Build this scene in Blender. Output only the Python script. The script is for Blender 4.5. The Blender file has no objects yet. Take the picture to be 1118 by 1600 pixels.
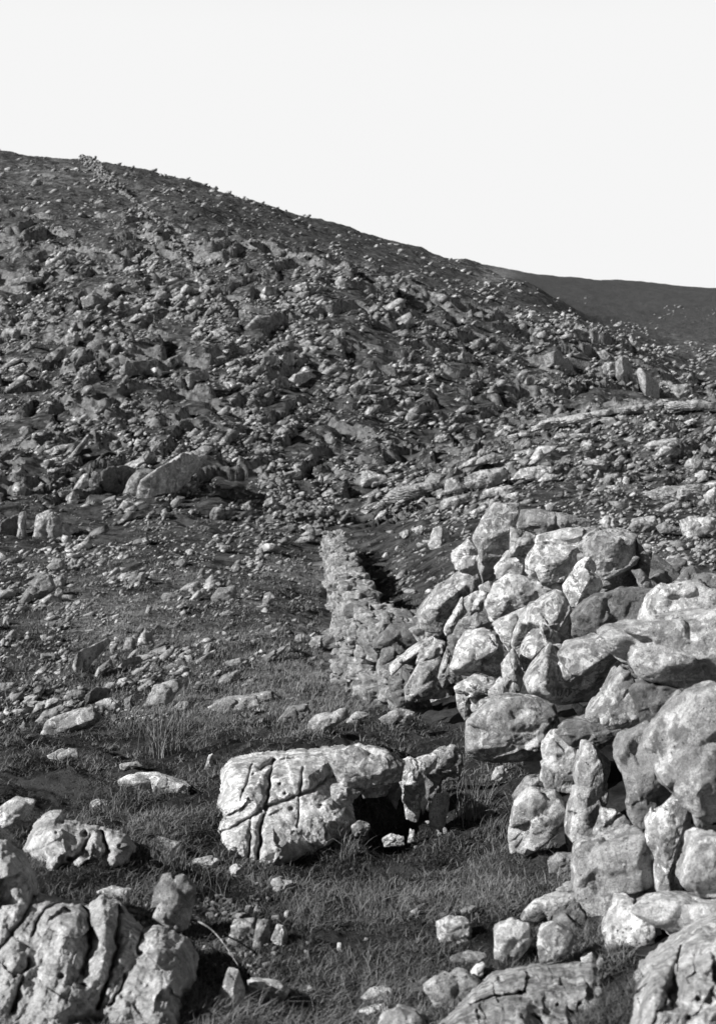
import bpy, bmesh, math, random
import numpy as np
from mathutils import Vector
random.seed(7); RNG = np.random.default_rng(7)
F = 2222.0; CX = 559.0; HY = 600.0          # focal length in photo pixels, principal column, eye-level row
scn = bpy.context.scene; COL = scn.collection
# ------------------------------------------------------------------ camera, world, sun, exposure
cd = bpy.data.cameras.new('camera'); cam = bpy.data.objects.new('camera', cd); COL.objects.link(cam)
cam.location = (0, 0, 0); cam.rotation_euler = (math.pi/2, 0, 0)
cd.sensor_fit = 'VERTICAL'; cd.sensor_height = 36.0; cd.sensor_width = 24.0
cd.lens = 36.0*F/1600.0; cd.shift_y = -(800-HY)/1600.0
cd.clip_start = 0.1; cd.clip_end = 6000
cd.dof.use_dof = True; cd.dof.focus_distance = 9.0; cd.dof.aperture_fstop = 6.3
scn.camera = cam
SUN_AZ, SUN_EL = math.radians(247), math.radians(32)     # azimuth clockwise from +Y (view direction)
w = bpy.data.worlds.new('World'); scn.world = w; w.use_nodes = True
nt = w.node_tree; nt.nodes.clear()
sky = nt.nodes.new('ShaderNodeTexSky'); sky.sky_type = 'NISHITA'; sky.sun_disc = False
sky.sun_elevation = SUN_EL; sky.sun_rotation = SUN_AZ; sky.air_density = 1.0; sky.dust_density = 3.0; sky.ozone_density = 1.0
sep = nt.nodes.new('ShaderNodeSeparateColor'); nt.links.new(sky.outputs[0], sep.inputs[0])
def wm(op, a, b, name=None):
    n = nt.nodes.new('ShaderNodeMath'); n.operation = op
    for i, v in enumerate((a, b)):
        if v is None: continue
        if isinstance(v, (int, float)): n.inputs[i].default_value = v
        else: nt.links.new(v, n.inputs[i])
    return n.outputs[0]
r_ = wm('MULTIPLY', sep.outputs[0], SKYG := 0.56)        # red-sensitive film: bright horizon, deep zenith
r_ = wm('POWER', r_, 4.0)
r_ = wm('MINIMUM', r_, 0.615)
gt = nt.nodes.new('ShaderNodeTexCoord'); gx_ = nt.nodes.new('ShaderNodeSeparateXYZ'); nt.links.new(gt.outputs['Generated'], gx_.inputs[0])
mr = nt.nodes.new('ShaderNodeMapRange'); mr.interpolation_type = 'SMOOTHSTEP'; nt.links.new(gx_.outputs[2], mr.inputs[0])
for i, v in zip((1, 2, 3, 4), (.24, .50, 1.0, .06)): mr.inputs[i].default_value = v          # deep overhead, as red-filtered film records it
r_ = wm('MULTIPLY', r_, mr.outputs[0]); r_ = wm('MULTIPLY', r_, 10.0)
bg = nt.nodes.new('ShaderNodeBackground'); bg.inputs[1].default_value = 0.1
nt.links.new(r_, bg.inputs[0])
wo = nt.nodes.new('ShaderNodeOutputWorld'); nt.links.new(bg.outputs[0], wo.inputs[0])
sl = bpy.data.lights.new('sun', 'SUN'); sl.energy = 5.0; sl.angle = math.radians(0.55); sl.color = (1, 0.995, 0.99)
so = bpy.data.objects.new('sun', sl); COL.objects.link(so)
sd = Vector((math.sin(SUN_AZ)*math.cos(SUN_EL), math.cos(SUN_AZ)*math.cos(SUN_EL), math.sin(SUN_EL)))
so.rotation_euler = sd.to_track_quat('Z', 'Y').to_euler(); so.location = (-20, -10, 40)
scn.view_settings.view_transform = 'Standard'; scn.view_settings.look = 'None'
scn.view_settings.exposure = 0.58; scn.view_settings.gamma = 1.0; scn.view_settings.use_curve_mapping = False
scn.cycles.max_bounces = 2; scn.cycles.diffuse_bounces = 1; scn.cycles.glossy_bounces = 1

# ------------------------------------------------------------------ noise
_G = RNG.normal(size=(512, 3)); _G /= np.linalg.norm(_G, axis=1)[:, None]
_P = RNG.permutation(512); _P = np.concatenate([_P, _P, _P])
def pnoise(p):
    p = np.asarray(p, float); i = np.floor(p).astype(np.int64); f = p - i; i &= 511
    u = f*f*f*(f*(f*6-15)+10); out = np.zeros(len(p))
    for dx in (0, 1):
        wx = u[:, 0] if dx else 1-u[:, 0]
        a = _P[(i[:, 0]+dx) & 511]
        for dy in (0, 1):
            wy = u[:, 1] if dy else 1-u[:, 1]
            b = _P[a + ((i[:, 1]+dy) & 511)]
            for dz in (0, 1):
                wz = u[:, 2] if dz else 1-u[:, 2]
                g = _G[_P[b + ((i[:, 2]+dz) & 511)]]
                out += wx*wy*wz*((f[:, 0]-dx)*g[:, 0]+(f[:, 1]-dy)*g[:, 1]+(f[:, 2]-dz)*g[:, 2])
    return out*1.5
def fbm(p, o=4, lac=2.03, gain=0.5):
    s = 0; a = 1.0
    for k in range(o):
        s = s + a*pnoise(p*lac**k + 17.3*k); a *= gain
    return s
def sm(a, b, x):
    t = np.clip((x-a)/(b-a), 0, 1); return t*t*(3-2*t)

# ------------------------------------------------------------------ helpers
def new_obj(name, me, parent=None, loc=None):
    o = bpy.data.objects.new(name, me); COL.objects.link(o)
    if loc is not None: o.location = loc
    if parent is not None: o.parent = parent
    return o
def tag(o, label=None, cat=None, group=None, kind=None):
    if label: o['label'] = label
    if cat: o['category'] = cat
    if group: o['group'] = group
    if kind: o['kind'] = kind
    return o
def mesh_np(name, V, Fc, mat, smooth=True, attrs=None):
    """V (n,3); Fc (m,k) faces of equal size."""
    me = bpy.data.meshes.new(name); V = np.ascontiguousarray(V, np.float32); Fc = np.ascontiguousarray(Fc, np.int32)
    m, k = Fc.shape
    me.vertices.add(len(V)); me.vertices.foreach_set('co', V.ravel())
    me.loops.add(m*k); me.loops.foreach_set('vertex_index', Fc.ravel())
    me.polygons.add(m); me.polygons.foreach_set('loop_start', np.arange(0, m*k, k, dtype=np.int32))
    me.update(calc_edges=True)
    if smooth: me.polygons.foreach_set('use_smooth', np.ones(m, bool))
    for an, av in (attrs or {}).items():
        a = me.attributes.new(an, 'FLOAT', 'POINT'); a.data.foreach_set('value', np.ascontiguousarray(av, np.float32))
    me.materials.append(mat); return me
_ICO = {}
def ico(s):
    if s not in _ICO:
        bm = bmesh.new(); bmesh.ops.create_icosphere(bm, subdivisions=s, radius=1)
        V = np.array([v.co[:] for v in bm.verts]); Fc = np.array([[v.index for v in f.verts] for f in bm.faces]); bm.free()
        V /= np.linalg.norm(V, axis=1)[:, None]; _ICO[s] = (V, Fc)
    return _ICO[s]

_NB = {}
def relax(X, sub):
    """wear the edges: move every vertex half-way to the mean of its neighbours"""
    if sub not in _NB:
        _, Fc = ico(sub); e = np.unique(np.sort(np.vstack([Fc[:, [0, 1]], Fc[:, [1, 2]], Fc[:, [2, 0]]]), axis=1), axis=0); _NB[sub] = (e, np.bincount(e.ravel(), minlength=len(X)))
    e, c = _NB[sub]; A = np.zeros_like(X); np.add.at(A, e[:, 0], X[e[:, 1]]); np.add.at(A, e[:, 1], X[e[:, 0]])
    return .5*X+.5*A/c[:, None]

# ------------------------------------------------------------------ materials (black and white film: neutral greys)
def rock_mat(name, lo, hi, lich, dark, scale, bump=0.5, seed=0.0, cover=0.5, obj_coords=False):
    m = bpy.data.materials.new(name); m.use_nodes = True; n = m.node_tree.nodes; L = m.node_tree.links
    bs = n['Principled BSDF']; bs.inputs['Roughness'].default_value = 0.9
    bs.inputs['Specular IOR Level'].default_value = 0.25
    tc = n.new('ShaderNodeTexCoord' if obj_coords else 'ShaderNodeNewGeometry')
    mp = n.new('ShaderNodeMapping'); mp.inputs['Scale'].default_value = (scale,)*3; mp.inputs['Location'].default_value = (seed, seed*2, seed*3)
    L.new(tc.outputs['Object' if obj_coords else 'Position'], mp.inputs[0])
    def noise(s, d, r=0.55, dist=0.0):
        q = n.new('ShaderNodeTexNoise'); q.inputs['Scale'].default_value = s; q.inputs['Detail'].default_value = d
        q.inputs['Roughness'].default_value = r; q.inputs['Distortion'].default_value = dist; L.new(mp.outputs[0], q.inputs[0]); return q.outputs[0]
    def ramp(src, a, b, va=0.0, vb=1.0):
        q = n.new('ShaderNodeMapRange'); q.interpolation_type = 'SMOOTHSTEP'
        for i, v in zip((1, 2, 3, 4), (a, b, va, vb)): q.inputs[i].default_value = v
        L.new(src, q.inputs[0]); return q.outputs[0]
    def mix(fac, a, b):
        q = n.new('ShaderNodeMix'); q.data_type = 'FLOAT'
        if isinstance(fac, float): q.inputs[0].default_value = fac
        else: L.new(fac, q.inputs[0])
        for i, v in ((2, a), (3, b)):
            if isinstance(v, float): q.inputs[i].default_value = v
            else: L.new(v, q.inputs[i])
        return q.outputs[0]
    def mul(a, b):
        q = n.new('ShaderNodeMath'); q.operation = 'MULTIPLY'; L.new(a, q.inputs[0])
        if isinstance(b, float): q.inputs[1].default_value = b
        else: L.new(b, q.inputs[1])
        return q.outputs[0]
    base = ramp(noise(1.3, 8, .65), .3, .7, lo, hi)
    lm = ramp(noise(3.1, 9, .7, .6), .60-.2*cover, .64-.2*cover)         # pale lichen crust
    lm = mul(lm, ramp(noise(0.7, 3), .35, .55, .25, 1.0))
    c = mix(lm, base, lich)
    d2 = mul(ramp(noise(5.3, 6, .7), .56, .62), ramp(noise(.9, 3), .42, .6, .2, 1.0))
    c = mix(mul(d2, .75), c, dark)
    vo = n.new('ShaderNodeTexVoronoi'); vo.inputs['Scale'].default_value = 9.0; vo.inputs['Randomness'].default_value = 1.0; L.new(mp.outputs[0], vo.inputs[0])
    pit = mul(ramp(vo.outputs['Distance'], .11, .20, 1.0, 0.0), ramp(noise(1.7, 3), .54, .6))
    c = mix(mul(pit, .85), c, 0.02)
    fine = mul(ramp(noise(38, 4, .8), .3, .7, .58, 1.38), ramp(noise(2.2, 5, .7, .4), .35, .65, .66, 1.15))
    c = mul(c, fine)
    oi = n.new('ShaderNodeObjectInfo')
    c = mul(c, ramp(oi.outputs['Random'], 0, 1, .74, 1.18))
    at = n.new('ShaderNodeAttribute'); at.attribute_name = 'tone_shift'                    # every stone weathers to its own grey
    ad = n.new('ShaderNodeMath'); ad.operation = 'ADD'; ad.inputs[1].default_value = 1.0; L.new(at.outputs['Fac'], ad.inputs[0]); c = mul(c, ad.outputs[0])
    L.new(c, bs.inputs['Base Color'])
    h = n.new('ShaderNodeMath'); h.operation = 'MULTIPLY_ADD'; L.new(noise(4, 12, .72), h.inputs[0]); h.inputs[1].default_value = 1.0
    L.new(mul(pit, -.35), h.inputs[2])
    b = n.new('ShaderNodeBump'); b.inputs['Strength'].default_value = bump; b.inputs['Distance'].default_value = 0.25/scale
    L.new(h.outputs[0], b.inputs['Height']); L.new(b.outputs[0], bs.inputs['Normal'])
    return m
M_WALL = rock_mat('rock_wall_stone', .20, .50, .74, .06, 7.0, .8, 1.0, .5)
M_NEAR = rock_mat('rock_near', .27, .55, .74, .09, 6.0, .8, 5.0, .5)
M_KNOLL = rock_mat('rock_knoll', .24, .46, .62, .08, 2.0, .8, 29.0, .5)
M_MID = rock_mat('rock_mid', .17, .38, .54, .07, 2.2, .7, 9.0, .35)
M_HILL = rock_mat('rock_hill', .12, .38, .56, .025, .9, .8, 13.0, .35)
M_BED = rock_mat('rock_bed', .38, .62, .76, .16, 7.0, .7, 33.0, .5)
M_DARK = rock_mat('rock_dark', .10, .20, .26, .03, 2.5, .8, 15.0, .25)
M_COURSE = rock_mat('rock_coursed', .18, .36, .46, .07, 5.0, .8, 25.0, .3)
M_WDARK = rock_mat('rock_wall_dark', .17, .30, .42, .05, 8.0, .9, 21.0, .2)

def ground_mat():
    m = bpy.data.materials.new('heather_ground'); m.use_nodes = True; n = m.node_tree.nodes; L = m.node_tree.links
    bs = n['Principled BSDF']; bs.inputs['Roughness'].default_value = 1.0; bs.inputs['Specular IOR Level'].default_value = 0.05
    a = n.new('ShaderNodeAttribute'); a.attribute_name = 'dry'
    a2 = n.new('ShaderNodeAttribute'); a2.attribute_name = 'stony'
    p = n.new('ShaderNodeAttribute'); p.attribute_name = 'tex'
    tc = n.new('ShaderNodeNewGeometry')
    vecs = n.new('ShaderNodeVectorMath'); vecs.operation = 'SCALE'; L.new(tc.outputs['Position'], vecs.inputs[0]); vecs.inputs[3].default_value = 1.0
    def noise(s, d, r=.6):
        q = n.new('ShaderNodeTexNoise'); q.inputs['Scale'].default_value = s; q.inputs['Detail'].default_value = d; q.inputs['Roughness'].default_value = r
        L.new(tc.outputs['Position'], q.inputs[0]); return q.outputs[0]
    def ramp(src, a, b, va, vb):
        q = n.new('ShaderNodeMapRange'); q.interpolation_type = 'SMOOTHSTEP'
        for i, v in zip((1, 2, 3, 4), (a, b, va, vb)):
            if isinstance(v, float): q.inputs[i].default_value = v
            else: L.new(v, q.inputs[i])
        L.new(src, q.inputs[0]); return q.outputs[0]
    def mix(fac, a, b):
        q = n.new('ShaderNodeMix'); q.data_type = 'FLOAT'; L.new(fac, q.inputs[0])
        for i, v in ((2, a), (3, b)):
            if isinstance(v, float): q.inputs[i].default_value = v
            else: L.new(v, q.inputs[i])
        return q.outputs[0]
    def math_(op, a, b):
        q = n.new('ShaderNodeMath'); q.operation = op; L.new(a, q.inputs[0])
        if isinstance(b, float): q.inputs[1].default_value = b
        else: L.new(b, q.inputs[1])
        return q.outputs[0]
    dark = ramp(noise(1.1, 10, .72), .36, .68, .015, .12)
    dryc = ramp(noise(2.3, 10, .75), .35, .65, .06, .30)
    fac = math_('ADD', a.outputs['Fac'], ramp(noise(.35, 6, .65), .35, .7, -.3, .35))
    c = mix(ramp(fac, .3, .8, 0.0, 1.0), dark, dryc)
    # stones and grit showing through the turf
    vo = n.new('ShaderNodeTexVoronoi'); vo.inputs['Scale'].default_value = 1.6; L.new(tc.outputs['Position'], vo.inputs[0])
    grit = ramp(vo.outputs['Distance'], .22, .34, 1.0, 0.0)
    grit = math_('MULTIPLY', grit, ramp(math_('ADD', a2.outputs['Fac'], ramp(noise(.5, 8, .7), .3, .7, -.45, .45)), .4, .75, 0.0, 1.0))
    stone = ramp(noise(3.0, 6, .7), .3, .7, .08, .30)
    c = mix(grit, c, stone)
    sx = n.new('ShaderNodeSeparateXYZ'); L.new(tc.outputs['True Normal'], sx.inputs[0])          # bare rock where the slope breaks steeply
    steep = math_('MULTIPLY', ramp(sx.outputs[2], .62, .80, 1.0, 0.0), ramp(a2.outputs['Fac'], .1, .4, 0.0, 1.0))
    c = mix(steep, c, stone)
    L.new(c, bs.inputs['Base Color'])
    b = n.new('ShaderNodeBump'); b.inputs['Strength'].default_value = .9; b.inputs['Distance'].default_value = .25
    L.new(noise(2.6, 14, .78), b.inputs['Height']); L.new(b.outputs[0], bs.inputs['Normal'])
    return m
M_GROUND = ground_mat()

def veg_mat(name, lo, hi):
    m = bpy.data.materials.new(name); m.use_nodes = True; n = m.node_tree.nodes; L = m.node_tree.links
    bs = n['Principled BSDF']; bs.inputs['Roughness'].default_value = .7; bs.inputs['Specular IOR Level'].default_value = .2
    a = n.new('ShaderNodeAttribute'); a.attribute_name = 'tone'
    q = n.new('ShaderNodeMapRange'); L.new(a.outputs['Fac'], q.inputs[0]); q.inputs[3].default_value = lo; q.inputs[4].default_value = hi
    L.new(q.outputs[0], bs.inputs['Base Color']); return m
M_GRASS = veg_mat('grass_blades', .02, .25)
M_HEATH = veg_mat('heather_sprigs', .01, .17)

# ------------------------------------------------------------------ terrain: height profile per column of view azimuth, as (distance, elevation row)
COLS = [
 (-500, [(3.2,1690),(5,1350),(8,1190),(15,1120),(22,1050),(30,950),(40,860),(52,800),(65,700),(85,600),(115,500),(160,400),(230,310),(330,190),(500,240),(2500,500)]),
 (0,    [(3.2,1700),(4.2,1440),(5.4,1290),(7,1210),(10,1160),(15,1125),(22,1030),(30,940),(38,890),(46,845),(50,835),(56,775),(65,705),(85,600),(115,500),(160,400),(230,318),(330,236),(480,262),(2500,560)]),
 (140,  [(3.2,1710),(4.2,1460),(5.4,1310),(7,1215),(10,1165),(15,1120),(22,1020),(30,935),(38,885),(46,845),(51,825),(57,775),(65,705),(85,600),(115,500),(155,405),(175,378),(230,320),(325,250),(480,275),(2500,560)]),
 (280,  [(3.2,1715),(4.2,1480),(5.5,1335),(7,1225),(10,1155),(15,1105),(22,1010),(30,935),(42,862),(52,815),(60,755),(70,690),(85,620),(115,512),(150,412),(172,378),(190,372),(230,335),(310,280),(480,312),(2500,560)]),
 (420,  [(3.2,1715),(4.2,1490),(5.6,1362),(6.45,1203),(7.4,1170),(11,1135),(15,1092),(20,1035),(27,962),(37,897),(48,850),(56,815),(63,765),(85,645),(115,520),(150,408),(166,385),(190,394),(235,368),(320,324),(480,345),(2500,560)]),
 (560,  [(3.2,1715),(4.2,1510),(5.6,1360),(6.5,1245),(7.1,1192),(8.6,1162),(11,1130),(15,1096),(20,1050),(27,992),(37,918),(48,862),(56,818),(64,778),(85,680),(110,570),(135,480),(158,424),(180,438),(235,402),(335,362),(500,395),(2500,560)]),
 (700,  [(3.2,1715),(4.2,1490),(5.6,1350),(7,1240),(9,1165),(12,1115),(17,1045),(22,980),(27,928),(33,885),(42,835),(55,785),(68,745),(78,722),(88,712),(110,610),(140,525),(168,468),(190,478),(260,437),(350,402),(520,425),(900,430),(1400,418),(2500,470)]),
 (840,  [(3.2,1690),(4.2,1480),(5.4,1350),(7,1215),(9,1110),(12,1030),(18,950),(25,895),(33,855),(45,800),(60,745),(74,682),(82,668),(92,680),(108,655),(130,590),(160,530),(182,497),(210,502),(270,474),(350,452),(500,470),(800,462),(1400,428),(2500,470)]),
 (980,  [(3.2,1630),(4.2,1450),(5.4,1330),(7,1190),(9,1080),(12,1000),(18,930),(25,885),(33,850),(45,800),(60,740),(74,672),(84,640),(92,652),(115,640),(140,600),(165,560),(190,540),(235,524),(300,560),(600,505),(1000,465),(1500,438),(2500,480)]),
 (1118, [(3.2,1600),(4.2,1420),(5.4,1300),(7,1170),(9,1070),(12,990),(18,925),(25,885),(33,855),(45,805),(60,745),(75,670),(86,628),(95,645),(130,645),(170,625),(210,606),(235,598),(330,612),(600,520),(1000,475),(1500,449),(2500,485)]),
 (1600, [(3.2,1560),(4.2,1380),(5.4,1260),(7,1130),(9,1050),(12,980),(18,915),(25,880),(33,850),(45,800),(60,740),(75,665),(86,625),(95,640),(140,650),(200,640),(320,640),(600,545),(1000,490),(1500,462),(2500,495)]),
]
NL = 900; LG = np.linspace(math.log(2.2), math.log(2500), NL); YG = np.exp(LG)
def _col(t):
    ys = np.array([2.2]+[a for a, b in t]); zs = np.array([-1.56*1.0 if False else t[0][0]*(HY-t[0][1])/F+.03]+[a*(HY-b)/F for a, b in t])
    z = np.interp(YG, ys, zs); el = z/YG
    k = np.exp(-np.linspace(-2, 2, 15)**2); k /= k.sum()
    return np.convolve(np.pad(el, 7, mode='edge'), k, 'valid')      # smoothed slope to the eye
TP = np.array([c[0] for c in COLS], float); TE = np.array([_col(c[1]) for c in COLS])
def elev(px, Y):
    """base terrain height / distance at view column px and distance Y (smooth across columns)."""
    px = np.atleast_1d(np.asarray(px, float)); Y = np.atleast_1d(np.asarray(Y, float)); px, Y = np.broadcast_arrays(px, Y)
    li = np.clip((np.log(np.maximum(Y, 2.2))-LG[0])/(LG[1]-LG[0]), 0, NL-1.001); l0 = li.astype(int); lf = li-l0
    p = np.clip(px, TP[0], TP[-1]-1e-3); k = np.clip(np.searchsorted(TP, p, 'right')-1, 0, len(TP)-2)
    t = (p-TP[k])/(TP[k+1]-TP[k])
    def g(j):
        j = np.clip(j, 0, len(TP)-1); return TE[j, l0]*(1-lf)+TE[j, l0+1]*lf
    a, b, c, d = g(k-1), g(k), g(k+1), g(k+2)
    ta = (TP[np.clip(k+1, 0, 10)]-TP[k])
    m0 = (c-a)*ta/(TP[k+1]-TP[np.maximum(k-1, 0)]); m1 = (d-b)*ta/(TP[np.minimum(k+2, len(TP)-1)]-TP[k])
    t2 = t*t; t3 = t2*t
    return (2*t3-3*t2+1)*b+(t3-2*t2+t)*m0+(-2*t3+3*t2)*c+(t3-t2)*m1
BUMP = [(620,950,-.0)]
def relief(x, Y):
    """real small relief: hummocks near, ledges and gullies on the hill; grows with distance"""
    s = np.maximum(Y, 2.2); u = x/s; l = np.log(s)
    P = np.stack([u*22, l*14, 0*u+3.1], 1)
    amp = .0035*sm(2.2, 6, s)*(1-.75*sm(300, 900, s))
    z = s*amp*fbm(P, 2)*1.2
    P2 = np.stack([u*90+l*10, l*70, 0*u+9.1], 1); z += s*.0016*(1-.6*sm(250, 800, s))*fbm(P2, 3)
    z += .035*sm(12, 3, s)*0 + .075*fbm(np.stack([x*2.0, Y*2.0, 0*x], 1), 4)*sm(40, 12, s)
    z -= .30*np.exp(-((x-.10)/.15)**2-((Y-6.3)/.24)**2)            # the hollow under the cracked dome
    # stepped ledges running obliquely across the face
    ph = fbm(np.stack([u*16, l*11, 0*u+31], 1), 3)*1.4 + l*9 - u*20
    fr = ph-np.floor(ph); led = np.where(fr < .86, (1-fr/.86)*1.0, (fr-.86)/.14)-.5
    z += s*.012*led*sm(48, 62, s)*(1-sm(170, 260, s))*(.4+.9*np.clip(fbm(np.stack([u*9, l*9, 0*u+55], 1), 2)+.35, 0, 1))
    return z
def height(x, Y):
    x = np.atleast_1d(np.asarray(x, float)); Y = np.atleast_1d(np.asarray(Y, float)); s = np.maximum(Y, 2.2)
    return elev(CX+F*x/(s+np.maximum(2.2-Y, 0)), s)*s + relief(x, Y)
def ground_at(px, py):
    """where the sight line through a photo pixel first meets the ground"""
    u = (px-CX)/F; Y = YG; z = height(u*Y, Y); row = HY-F*z/Y
    k = np.nonzero(row <= py)[0]
    if not len(k): return None
    k = k[0]
    if k == 0: return np.array([u*Y[0], Y[0], z[0]])
    t = (row[k-1]-py)/max(row[k-1]-row[k], 1e-6); y = Y[k-1]+t*(Y[k]-Y[k-1])
    return np.array([u*y, y, y*(HY-py)/F])
def blobs(px, py, lst):
    s = np.zeros(np.shape(px))
    for x, y, rx, ry, v in lst: s = s + v*np.exp(-((px-x)/rx)**2-((py-y)/ry)**2)
    return s
DRY = [(200,1010,200,70,.45),(130,900,120,40,.4),(420,980,120,60,.5),(240,1090,200,40,.35),(470,1060,90,45,1.0),(300,1110,90,22,.6),(480,890,60,30,.7),(150,960,160,35,.45),(330,900,140,28,.35),(280,290,200,40,.35),(60,270,90,25,.5),
       (420,1110,120,25,.6),(640,410,130,30,.35),(780,430,40,15,.7),(600,1090,80,30,.5),(120,1200,150,35,.25),(700,1520,90,50,.45),(760,1300,60,50,.35),(560,750,90,15,.5),
       (1000,900,80,30,.35),(520,1010,40,60,.6),(650,890,50,40,.2),(1060,740,200,60,.3),(900,1400,60,30,.4),(1000,480,220,50,.2),(1080,550,120,40,.4)]
us = np.concatenate([np.linspace(-1.6, -.36, 40)[:-1], np.linspace(-.36, .36, 560), np.linspace(.36, 1.6, 40)[1:]])
ls = np.concatenate([np.linspace(math.log(2.2), math.log(420), 1000)[:-1], np.linspace(math.log(420), math.log(2500), 120)])
Yr = np.concatenate([np.linspace(-40, 2.1, 22)[:-1], np.exp(ls)]); NR, NC = len(Yr), len(us)
YY, UU = np.meshgrid(Yr, us, indexing='ij'); WW = np.where(YY > 2.2, YY, 2.2+(2.2-YY)); XX = UU*WW
x_, y_ = XX.ravel(), YY.ravel()
zz = height(x_, y_)
V = np.stack([x_, y_, zz], 1)
idx = np.arange(NR*NC).reshape(NR, NC)
Fq = np.stack([idx[:-1, :-1].ravel(), idx[:-1, 1:].ravel(), idx[1:, 1:].ravel(), idx[1:, :-1].ravel()], 1)
ppx = CX+F*x_/np.maximum(y_, 2.2); ppy = HY-F*zz/np.maximum(y_, 2.2)
# density of stones over the picture, 140-pixel columns
DR = [240,270,300,340,380,420,460,500,540,580,620,660,700,740,780,820,860,900,940,980,1020,1060,1100,1140,1180,1240]
DT = np.array([
 [.3,.4,.5,.3,.3,.3,.2,.2,.2],
 [.25,.2,.5,.5,.3,.3,.2,.2,.2],
 [.5,.5,.6,.45,.4,.3,.2,.2,.2],
 [.5,.55,.6,.2,.3,.15,.15,.2,.2],  # stones thinned mid-row here and below: darker ground imitates the gully's shade
 [.5,.5,.6,.4,.15,.1,.15,.2,.2],
 [.7,.75,.85,.85,.7,.2,.15,.15,.15],
 [.9,.9,.9,.9,.8,.6,.2,.15,.15],
 [.95,.95,.85,.9,.85,.75,.6,.35,.25],
 [.9,.9,.85,.8,.75,.8,.75,.6,.35],
 [.8,.8,.7,.7,.65,.75,.8,.75,.4],
 [.4,.8,.8,.6,.55,.7,.7,.7,.5],
 [.8,.85,.85,.75,.45,.5,.7,.8,.8],
 [.6,.85,.8,.8,.5,.4,.8,.9,.9],
 [.4,.6,.55,.85,.6,.35,.85,.9,.9],
 [.3,.4,.45,.95,.5,.6,.8,.85,.85],
 [.3,.25,.85,.85,.1,.3,.6,.8,.8],
 [.5,.85,.95,.4,.1,.25,.5,.6,.55],
 [.8,.9,.6,.25,.08,.15,.3,.4,.4],
 [.85,.7,.3,.3,.08,.15,.2,.3,.3],
 [.6,.5,.25,.12,.1,.2,.2,.2,.2],
 [.3,.35,.3,.15,.2,.2,.2,.2,.2],
 [.35,.6,.6,.25,.1,.1,.1,.1,.1],
 [.7,.85,.5,.08,.06,.05,.05,.05,.05],
 [.4,.4,.15,.04,.04,.03,.05,.05,.05],
 [.08,.08,.05,.03,.03,.02,.05,.05,.05],
 [.03,.03,.03,.03,.03,.02,.03,.03,.03]])
def knoll(px, py):
    edge = np.interp(px, [560, 600, 700, 840, 980, 1118], [840, 785, 722, 672, 642, 630]); return sm(575, 640, px)*(py > edge)*(1-sm(800, 865, py+.1*(700-px)))
def density(px, py):
    ci = np.clip(px/139.75, 0, 7.999); ri = np.interp(py, DR, np.arange(len(DR))); ri = np.clip(ri, 0, len(DR)-1.001)
    c0 = ci.astype(int); r0 = ri.astype(int); cf = ci-c0; rf = ri-r0
    d = (DT[r0, c0]*(1-cf)+DT[r0, c0+1]*cf)*(1-rf)+(DT[r0+1, c0]*(1-cf)+DT[r0+1, c0+1]*cf)*rf
    return np.maximum(d, .85*knoll(px, py))
dry = np.clip(blobs(ppx, ppy, DRY), 0, 1); stony = density(ppx, ppy)*sm(30, 60, y_)
ter = new_obj('ground', mesh_np('ground', V, Fq, M_GROUND, True, {'dry': dry, 'stony': stony}))
tag(ter, 'rocky moorland ground of heather and rough grass', None, None, 'structure')

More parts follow.
